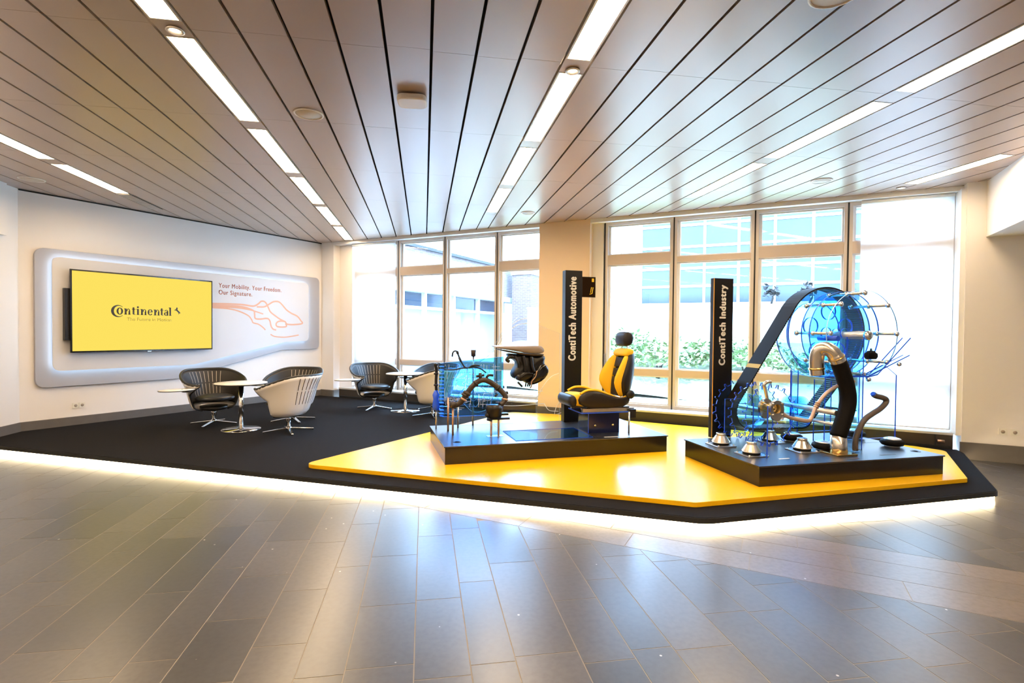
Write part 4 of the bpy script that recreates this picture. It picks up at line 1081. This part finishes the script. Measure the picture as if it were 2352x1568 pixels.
loft([side_ring(scale_prof(sh_, 2.46, 1.39, .8), VC - .185), side_ring(sh_, VC - .165), side_ring(sh_, VC + .165), side_ring(scale_prof(sh_, 2.46, 1.39, .8), VC + .185)], 'shoulder', 'seat_yellow', seat)
for z0, z1 in ((.82, 1.06), (1.075, 1.17), (1.19, 1.32)):
    def xb(z):
        for (a, xa, *_), (c, xc, *_) in zip(BZ, BZ[1:]):
            if z <= c: return xa + (xc - xa) * (z - a) / (c - a)
        return BZ[-1][1]
    MB().grid(lambda i, j: (xb(z0 + (z1 - z0) * j) + .012, VC - .1 + .2 * i, z0 + (z1 - z0) * j), 3, 4).build('back_insert', 'seat_grey', seat, solid=.02, bevel=.006)
hr = [(2.41, 1.46), (2.40, 1.56), (2.42, 1.64), (2.46, 1.665), (2.53, 1.65), (2.55, 1.58), (2.53, 1.49), (2.48, 1.462)]
loft([side_ring(scale_prof(hr, 2.475, 1.56, .85), VC - .15), side_ring(hr, VC - .13), side_ring(hr, VC + .13), side_ring(scale_prof(hr, 2.475, 1.56, .85), VC + .15)], 'headrest', 'seat_side', seat)
for sgn in (-1, 1): MB().tube([(2.485, VC + sgn * .07, 1.40), (2.48, VC + sgn * .07, 1.49)], .007, 8).build('headrest_rod', 'chrome', seat)
MB().lathe([(0, -.02), (.05, -.02), (.058, -.005), (.055, .02), (0, .02)], 20, (2.44, VC - HW - .005, .85), axis='y').build('recliner_knob', 'plastic_black', seat)
for sgn in (-1, 1): MB().box(1.80, 2.52, VC + sgn * .19 - .02, VC + sgn * .19 + .02, .632, .675).build('rail', 'steel', seat)
MB().box(1.86, 2.46, VC - .19, VC + .19, .655, .69).build('seat_pan', 'plastic_black', seat)
MB().box(2.44, 2.52, VC - .26, VC - .20, .55, .66).build('buckle', 'plastic_black', seat)
# --- acrylic stand below it
t = lthing('seat_stand', 'dark blue-edged acrylic box carrying the car seat', 'stand')
b = MB()
sheet([(1.905, ZP), (2.335, ZP), (2.335, .615), (1.905, .615)], .345, .36, 'front_panel', t, 'acrylic_dark', 'acrylic_edge')
MB().prism([(1.905, .36), (1.92, .36), (1.92, .68), (1.905, .68)], ZP, .615, 1, 0).build('side_panel', ['acrylic_dark', 'acrylic_edge'], t)
MB().prism([(2.32, .36), (2.335, .36), (2.335, .68), (2.32, .68)], ZP, .615, 1, 0).build('side_panel', ['acrylic_dark', 'acrylic_edge'], t)
MB().prism(rrect(1.78, 2.50, .28, .74, .01), .615, .63, 0, 1).build('top_panel', ['acrylic_clear', 'acrylic_edge'], t)
for x in (1.99, 2.24): MB().lathe([(0, .33), (.014, .33), (.016, .338), (.012, .345), (0, .345)], 14, (x, 0, .45), axis='y').build('bolt', 'brass', t)
for (x, y) in ((2.42, .24), (2.46, .70)): MB().tube([(x, y, ZP), (x, y, .63)], .012, 10).build('leg', 'steel', t)
# --- hose arch
t = lthing('coolant_hose', 'brown arched coolant hose with clamps on thin steel rods', 'hose')
hp_ = [(.19, .60, .735), (.235, .60, .728), (.30, .585, .775), (.355, .57, .86), (.415, .56, .945), (.49, .55, 1.015), (.56, .545, 1.042), (.64, .54, 1.02), (.74, .53, .95), (.825, .51, .865), (.84, .50, .81), (.81, .49, .76), (.765, .48, .735)]
MB().tube(smoothpath(hp_), .034, 14).build('hose', 'hose_brown', t)
MB().lathe([(0, -.04), (.03, -.045), (.046, -.02), (.046, .02), (.03, .045), (0, .04)], 18, (.2, .6, .735), axis='x').build('end_collar', 'hose_brown', t)
for c, d in (((.325, .58, .80), (.5, 0, .85)), ((.835, .505, .80), (-.2, 0, -1)), ((.375, .565, .885), (.5, 0, .8)), ((.75, .53, .94), (.75, 0, -.7)), ((.47, .55, .995), (.75, 0, .6))):
    ringat(c, d, .042, .012, 'clamp', 'copper' if c[2] < .82 else 'plastic_black', t)
for c in ((.345, .575, .85), (.365, .57, .875)): ringat(c, (.5, 0, .8), .05, .018, 'bulge', 'hose_brown', t)
MB().tube([(.53, .545, 1.03), (.525, .545, 1.13)], .02, 10).tube([(.475, .545, 1.085), (.575, .545, 1.10)], .016, 8).build('branch', 'plastic_black', t)
MB().tube(smoothpath([(.62, .54, 1.02), (.61, .54, 1.075), (.64, .54, 1.10), (.69, .54, 1.095)]), .016, 8).build('branch', 'plastic_black', t)
MB().tube([(.84, .51, .87), (.875, .51, .885)], .02, 8).tube([(.74, .5, .86), (.70, .5, .84)], .012, 8).build('branch', 'plastic_black', t)
for (u, v, z) in ((.203, .637, .72), (.19, .934, .78)): MB().tube([(u, v, ZP), (u, v, z)], .013, 10).build('rod', 'copper', t)
# --- engine mount on two rods
t = lthing('engine_mount', 'black moulded engine mount on two steel rods below the hose arch', 'engine mount')
b = MB(); b.lathe([(0, .575), (.085, .575), (.1, .61), (.095, .66), (.105, .69), (.1, .735), (.03, .745), (0, .745)], 22, (.685, .465, 0)); b.build('housing', 'plastic_black', t)
MB().box(.60, .86, .42, .50, .61, .635).box(.66, .88, .43, .48, .555, .58).build('bracket', 'plastic_black', t)
MB().tube([(.62, .42, .60), (.57, .40, .63)], .022, 8).tube([(.64, .42, .56), (.59, .41, .575)], .02, 8).build('lug', 'plastic_black', t)
MB().tube([(.655, .40, .70), (.665, .40, .62)], .014, 8).build('bolt', 'steel', t)
for (u, v) in ((.655, .476), (.744, .455)): MB().tube([(u, v, ZP), (u, v, .585)], .014, 10).build('rod', 'copper', t)
MB().prism(rrect(.60, .80, .42, .52, .01), ZP, ZP + .004).build('foot_plate', 'brushed', t)
# --- thin fuel lines
t = lthing('fuel_line', 'thin black fuel line with a hooked end above the blue engine panel', 'fuel line')
MB().tube(smoothpath([(.265, 1.1, 1.305), (.275, 1.1, 1.36), (.305, 1.1, 1.38), (.335, 1.1, 1.36), (.37, 1.1, 1.27), (.43, 1.1, 1.17), (.47, 1.1, 1.15)]), .011, 8).build('hooked_line', 'plastic_black', t)
ringat((.335, 1.1, 1.36), (.4, 0, -1), .018, .02, 'clip', 'plastic_black', t); ringat((.372, 1.1, 1.265), (.45, 0, -1), .016, .03, 'clip', 'plastic_black', t)
MB().tube(smoothpath([(.16, 1.1, 1.135), (.28, 1.1, 1.13), (.40, 1.1, 1.15), (.47, 1.1, 1.15), (.56, 1.1, 1.165), (.65, 1.1, 1.14), (.73, 1.1, 1.085)]), .009, 8).build('long_line', 'plastic_black', t)
MB().tube(smoothpath([(.49, 1.1, 1.15), (.55, 1.1, 1.185), (.64, 1.1, 1.18)]), .012, 8).build('branch', 'plastic_black', t)
for (u, v, z) in ((.353, 1.118, .70), (.579, 1.233, 1.33)): MB().tube([(u, v, ZP), (u, v, z)], .012, 10).build('rod', 'steel', t)
MB().tube([(.579, 1.233, 1.30), (.579, 1.233, 1.39)], [.03, .036], 12).build('rod_cap', 'hose_brown', t)
# --- blue engine panel with engraved lines
t = lthing('engine_drawing', 'transparent blue acrylic panel engraved with an engine drawing', 'acrylic panel')
sheet([(.14, .50), (.98, .50), (.98, 1.30), (.14, 1.22)], 1.14, 1.16, 'sheet', t, 'acrylic_cyan', 'acrylic_edge')
MB().prism([(.10, 1.04), (.15, 1.04), (.15, 1.16), (.10, 1.16)], .52, 1.22, 1, 0).build('radiator_block', ['acrylic_cyan', 'acrylic_edge'], t)
for k in range(14): MB().box(.097, .153, 1.035, 1.165, .55 + k * .048, .554 + k * .048).build('radiator_fin', 'engrave_blue', t)
rg = random.Random(11); e = MB(); e2 = MB()
for k in range(190):
    x = .17 + rg.random() * .76; z = .58 + rg.random() * .60; L_ = .03 + rg.random() * .16
    m_ = e if rg.random() < .6 else e2
    if rg.random() < .5: m_.box(x, min(.97, x + L_), 1.134, 1.139, z, z + .0035)
    else: m_.box(x, x + .0035, 1.134, 1.139, z, min(1.2, z + L_))
for k in range(14):
    x = .22 + rg.random() * .66; z = .62 + rg.random() * .5; r = .02 + rg.random() * .05
    (e if k % 2 else e2).tube([(x + r * math.cos(2 * PI * i / 20), 1.137, z + r * math.sin(2 * PI * i / 20)) for i in range(20)], .0022, 5, closed=True)
stuff(e.build('engraving_white', 'engrave', t)); stuff(e2.build('engraving_blue', 'engrave_blue', t))
t = lthing('cooling_pipe', 'dark vertical pipe with fittings at the left edge of the blue engine panel', 'pipe')
MB().tube(smoothpath([(.04, 1.12, 1.22), (.06, 1.12, 1.12), (.055, 1.12, .98), (.06, 1.12, .86)]), .020, 10).build('tube', 'plastic_black', t)
for z in (1.2, 1.08, .93): ringat((.055, 1.12, z), (0, 0, 1), .03, .012, 'fitting', 'plastic_black', t)
MB().lathe([(0, .60), (.045, .60), (.05, .66), (.035, .74), (.045, .80), (.02, .86), (0, .86)], 14, (.055, 1.12, 0)).build('canister', 'acrylic_edge', t)
MB().tube([(.06, 1.12, ZP), (.06, 1.12, .62)], .01, 8).build('rod', 'steel', t)
# --- clear car silhouette sheet with engraved outline
t = lthing('car_outline_panel', 'nearly invisible clear acrylic panel engraved with a white car outline', 'acrylic panel')
sheet([(.36, ZP), (1.86, ZP), (1.86, 1.62), (1.22, 1.85), (.98, 1.62), (.80, 1.30), (.36, 1.2)], 1.265, 1.275, 'sheet', t, 'acrylic_pale', 'acrylic_edge_pale')
def eng(pts, r=.004): MB().tube(smoothpath([(p[0], 1.262, p[1]) for p in pts], 6), r, 6).build('engraved_line', 'engrave', t)
eng([(.34, 1.00), (.45, 1.17), (.72, 1.25), (.90, 1.42), (1.03, 1.64), (1.22, 1.80), (1.5, 1.86)])
eng([(.92, 1.40), (1.06, 1.60), (1.22, 1.74), (1.55, 1.78)])
eng([(.45, .66), (.56, .55), (.68, .53), (.80, .58), (.86, .72)]); eng([(.36, .68), (.42, .82), (.56, .90), (.70, .87), (.80, .76), (.86, .62)])
eng([(.56, .72), (.62, .60), (.70, .72)]); eng([(.86, .62), (1.2, .60), (1.62, .62)]); eng([(.86, .74), (1.2, .76), (1.6, .80)])
eng([(1.50, .66), (1.60, .86), (1.72, 1.0), (1.84, 1.05)]); eng([(1.62, .62), (1.70, .52), (1.84, .50)])
# --- tinted sheet lying/standing in the middle of the plinth
t = lthing('tint_sheet', 'low blue tinted sheet lying on the middle of the left plinth', 'acrylic sheet')
MB().prism([(.87, .11), (1.86, .11), (1.86, .74), (.875, .74)], ZP + .001, ZP + .007, 0, 1).build('sheet', ['acrylic_blue', 'acrylic_edge'], t)
# --- dashboard section
t = lthing('dashboard', 'cut-away car dashboard with grey top and black ducts hung in mid-air', 'dashboard')
DY = .72
top = [(.745, 1.45), (.90, 1.455), (1.30, 1.46), (1.42, 1.455), (1.435, 1.40), (1.44, 1.365), (1.30, 1.345), (1.1, 1.375), (.9, 1.41), (.75, 1.432)]
loft([side_ring(scale_prof(top, 1.2, 1.42, .97), DY - .02), side_ring(top, DY), side_ring([(x + .02, z + .015) for x, z in top], DY + .3), side_ring(scale_prof(top, 1.2, 1.43, .95), DY + .34)], 'top_cover', 'dash_top', t)
lip = [(.745, 1.432), (.9, 1.408), (1.1, 1.373), (1.30, 1.343), (1.44, 1.36), (1.43, 1.33), (1.30, 1.318), (1.1, 1.345), (.9, 1.385)]
loft([side_ring(lip, DY - .03), side_ring(lip, DY - .02), side_ring(lip, DY + .30), side_ring(lip, DY + .31)], 'front_lip', 'hose_brown', t)
body = [(.92, 1.37), (1.06, 1.35), (1.30, 1.33), (1.455, 1.34), (1.475, 1.31), (1.44, 1.235), (1.49, 1.18), (1.50, 1.13), (1.46, 1.06), (1.37, .985), (1.24, .945), (1.20, .97), (1.12, 1.02), (1.05, 1.01), (1.0, 1.08), (1.06, 1.16), (1.10, 1.21), (1.07, 1.27), (1.0, 1.29)]
loft([side_ring(scale_prof(body, 1.25, 1.2, .92), DY + .01), side_ring(body, DY + .05), side_ring(body, DY + .26), side_ring(scale_prof(body, 1.25, 1.2, .9), DY + .30)], 'carrier', 'plastic_black', t)
end = [(1.36, 1.22), (1.44, 1.24), (1.505, 1.16), (1.49, 1.08), (1.40, .98), (1.25, .935), (1.2, .95), (1.24, 1.05), (1.30, 1.15)]
loft([side_ring(scale_prof(end, 1.36, 1.09, .85), DY - .035), side_ring(end, DY - .01), side_ring(end, DY + .1), side_ring(scale_prof(end, 1.36, 1.09, .9), DY + .14)], 'end_cover', 'black_gloss', t)
duct = [(1.01, 1.04), (1.10, 1.13), (1.24, 1.13), (1.28, 1.06), (1.18, 1.02), (1.09, .985)]
loft([side_ring(scale_prof(duct, 1.13, 1.06, .8), DY - .07), side_ring(duct, DY - .05), side_ring(duct, DY + .05), side_ring(scale_prof(duct, 1.13, 1.06, .9), DY + .08)], 'air_duct', 'plastic_black', t)
MB().tube(smoothpath([(1.07, DY - .08, 1.05), (1.15, DY - .085, 1.10), (1.24, DY - .08, 1.10)]), .014, 8).build('duct_rib', 'sign_black', t)
for (pts, r) in (([(.99, DY - .02, 1.32), (.93, DY - .03, 1.31), (.905, DY - .03, 1.28), (.94, DY - .02, 1.26)], .022), ([(1.02, DY, 1.33), (1.06, DY - .02, 1.25), (1.07, DY - .02, 1.18)], .018), ([(1.13, DY - .02, 1.33), (1.15, DY - .03, 1.22), (1.16, DY - .03, 1.12)], .02), ([(1.24, DY - .02, 1.32), (1.25, DY - .03, 1.2), (1.28, DY - .03, 1.12)], .022)):
    MB().tube(smoothpath(pts), r, 8).build('bracket', 'plastic_black', t)
MB().tube(smoothpath([(1.31, DY - .045, 1.13), (1.29, DY - .05, 1.06), (1.24, DY - .05, 1.0), (1.235, DY - .05, .94), (1.22, DY - .04, .91)]), .009, 6).build('wiring', 'copper', t)
for dx in (0, .03, .055): MB().tube([(1.17 + dx, DY - .03, .99), (1.16 + dx, DY - .03, .93)], .01, 6).build('plug', 'plastic_black', t)
MB().tube([(1.06, DY - .02, .99), (1.12, DY - .02, .93)], .014, 8).build('plug', 'plastic_black', t)
for u in (1.05, 1.40): MB().tube([(u, DY + .2, ZP), (u, DY + .2, 1.3)], .006, 8).build('clear_rod', 'acrylic_pale', t)

# ================================================================== OUTDOORS (courtyard beyond the glass), local x = along the windows, y = outwards
def brickmat(name, c1, c2, mortar, scale):
    m = bpy.data.materials.new(name); m.use_nodes = True; nt = m.node_tree; b = nt.nodes['Principled BSDF']
    tc = nt.nodes.new('ShaderNodeTexCoord'); mp = nt.nodes.new('ShaderNodeMapping'); sp = nt.nodes.new('ShaderNodeSeparateXYZ'); cb_ = nt.nodes.new('ShaderNodeCombineXYZ')
    ad = nt.nodes.new('ShaderNodeMath'); ad.operation = 'ADD'
    nt.links.new(tc.outputs['Object'], sp.inputs[0]); nt.links.new(sp.outputs[0], ad.inputs[0]); nt.links.new(sp.outputs[1], ad.inputs[1])
    nt.links.new(ad.outputs[0], cb_.inputs[0]); nt.links.new(sp.outputs[2], cb_.inputs[1])
    br = nt.nodes.new('ShaderNodeTexBrick'); br.inputs['Scale'].default_value = scale; br.inputs['Color1'].default_value = (*c1, 1); br.inputs['Color2'].default_value = (*c2, 1); br.inputs['Mortar'].default_value = (*mortar, 1)
    br.inputs['Mortar Size'].default_value = .02; br.inputs['Row Height'].default_value = .3; br.inputs['Brick Width'].default_value = .9
    nt.links.new(cb_.outputs[0], br.inputs['Vector']); nt.links.new(br.outputs['Color'], b.inputs['Base Color']); b.inputs['Roughness'].default_value = .85
    MATS[name] = m
brickmat('brickwork', (.14, .10, .10), (.18, .135, .13), (.28, .265, .26), 4.0)
brickmat('brick_dark', (.085, .055, .055), (.11, .075, .07), (.2, .19, .19), 4.0)
wo = dict(loc=(0, 0, 0), rotz=WROT)
g = MB(); g.grid(lambda i, j: (-45 + 75 * i, 9.6 + 60 * j, .02), 4, 4); struct(g.build('ground', 'pave', **wo))
def lawn_z(s, d): k = min(1, max(0, (d - 13.2) / 6.0)); return .06 + 1.25 * k * k * (3 - 2 * k) + .05 * math.sin(s * 1.7 + d)
g = MB(); g.grid(lambda i, j: (-9.0 + 15 * i, 13.2 + 6.3 * j, lawn_z(-9 + 15 * i, 13.2 + 6.3 * j)), 30, 12)
o = stuff(g.build('lawn', 'lawn', **wo)); tag(o, 'sunlit grass bank in the courtyard outside the right windows', 'lawn')
# retaining wall and glass office building
t = thing('retaining_wall', 'low white wall at the top of the grass bank outside', 'wall', (*ws(0, 19.6), 0), WROT)
MB().box(-9, 8, 0, .3, 0, 2.55).build('wall_face', 'render_white', t); MB().box(-9, 8, -.05, .35, 2.55, 2.63).build('coping', 'facade_frame', t)
t = thing('office_building', 'blue glass office block across the courtyard behind the right windows', 'building', (*ws(-5.2, 23), 0), WROT)
MB().box(0, 15, .12, 6, 0, 10.5).build('core', 'render_white', t)
px = 1.3
for k in range(11):
    for z0, z1 in ((2.9, 4.3), (4.4, 6.1), (6.2, 7.6), (7.7, 9.4)):
        MB().box(.1 + k * px, .1 + k * px + px - .1, .05, .11, z0, z1).build('pane', 'facade_glass', t)
for k in range(12): MB().box(k * px, k * px + .1, 0, .12, 0, 10.5).build('mullion', 'facade_frame', t)
for z in (2.8, 3.55, 4.3, 5.2, 6.1, 6.9, 7.6, 8.5, 9.4): MB().box(0, 14.4, .0, .12, z, z + .1).build('transom', 'facade_frame', t)
MB().box(-.2, 15.2, -.3, 6.2, 10.5, 10.8).build('roof', 'roof_grey', t)
# brick wing on the left
t = thing('brick_wing', 'low brick wing with a window band running away outside the left windows', 'building', (*ws(-10.5, 11.0), 0), WROT)
MB().box(-4, 0, 0, 18, 3.12, 4.35).build('parapet', 'brickwork', t); MB().box(-4, .12, -.1, 18.1, 4.35, 4.45).build('roof_edge', 'roof_grey', t)
MB().box(-4, .15, 0, 18, 2.92, 3.12).build('fascia', 'facade_frame', t); MB().box(-4, -.15, 0, 18, 0, .35).build('base_wall', 'render_white', t)
MB().box(-4, -.9, 0, 18, 0, 2.92).build('back_wall', 'render_white', t)
for k in range(10):
    if 5.2 < k * 1.8 < 7: pass
    MB().box(-.12, -.1, k * 1.8 + .1, k * 1.8 + 1.72, .38, 2.35).build('pane', 'glass', t); MB().box(-.12, -.1, k * 1.8 + .1, k * 1.8 + 1.72, 2.45, 2.9).build('pane', 'facade_glass', t)
    MB().box(-.15, 0, k * 1.8 - .02, k * 1.8 + .1, .35, 2.92).build('post', 'facade_frame', t)
MB().box(-.15, 0, 0, 18, 2.35, 2.45).build('transom', 'facade_frame', t); MB().box(-.15, 0, 0, 18, .35, .42).build('sill', 'facade_frame', t)
t = thing('brick_pier', 'free brick pier beside the brick wing, seen past the cream pillar', 'pillar', (*ws(-10.2, 20.6), 0), WROT)
MB().box(0, .9, 0, .8, 0, 4.1).build('shaft', 'brick_dark', t); MB().box(-.05, .95, -.05, .85, 4.1, 4.25).build('cap', 'render_white', t)
t = thing('handrail', 'white metal handrail crossing outside the left windows', 'railing', (*ws(-10.0, 11.2), 0), WROT)
MB().tube([(0, 0, 1.08), (6.5, 0, 1.08)], .035, 8).tube([(0, 0, .75), (6.5, 0, .75)], .02, 8).build('rail', 'facade_frame', t)
for k in range(4): MB().tube([(.1 + k * 2.1, 0, .02), (.1 + k * 2.1, 0, 1.08)], .025, 8).build('post', 'facade_frame', t)
def shrub(s, d, z, r, h, n, label, leafm='leaf', stems=3, seed=0):
    rs = random.Random(seed); t = thing('shrub', label, 'shrub', (*ws(s, d), z), WROT, 'courtyard shrubs')
    b = MB()
    for i in range(n):
        a = rs.random() * 2 * PI; el = rs.random() ** .6; rr_ = r * (.35 + .65 * rs.random()); th_ = math.acos(1 - 1.3 * el)
        c = Vector((rr_ * math.sin(th_) * math.cos(a), rr_ * math.sin(th_) * math.sin(a), h * .45 + h * .55 * math.cos(th_) * (rr_ / r)))
        u = Vector((rs.uniform(-1, 1), rs.uniform(-1, 1), rs.uniform(-.4, .8))).normalized(); w = u.cross(Vector((rs.uniform(-1, 1), rs.uniform(-1, 1), 1))).normalized()
        l = .06 + .07 * rs.random(); b.add([c - u * l, c + w * l * .45, c + u * l, c - w * l * .45], [(0, 1, 2, 3)])
    f = stuff(b.build('foliage', leafm, t))
    for i in range(stems):
        a = rs.random() * 2 * PI; MB().tube(smoothpath([(0.03 * math.cos(a), .03 * math.sin(a), 0), (.12 * math.cos(a), .12 * math.sin(a), h * .3), (.35 * r * math.cos(a), .35 * r * math.sin(a), h * .62)], 4), [.035] * 4 + [.02] * 5, 6).build('stem', 'bark', t)
for i, (s_, d_, r, h, lab) in enumerate(((-2.9, 15.2, 1.2, 1.35, 'broad green shrub outside behind the car seat'), (-1.35, 15.6, .95, 1.15, 'rounded green shrub outside between seat and industry sign'), (-.55, 14.9, 1.1, 1.45, 'open green shrub with dark stems just left of the industry sign'), (.9, 15.6, .9, .9, 'low green shrub outside behind the belt'), (-4.1, 16.2, 1.2, 1.2, 'green shrub outside at the edge of the cream pillar'))):
    shrub(s_, d_, lawn_z(s_, d_) - .03, r, h, 900, lab, seed=i)
for i, (s_, lab) in enumerate(((-.05, 'small dark plant on the wall outside, left of three'), (1.05, 'small dark plant on the wall outside, middle of three'), (2.75, 'small dark plant on the wall outside, beside the blind'))):
    shrub(s_, 19.75, 2.66, .28, .75, 90, lab, 'bark', 1, 20 + i)
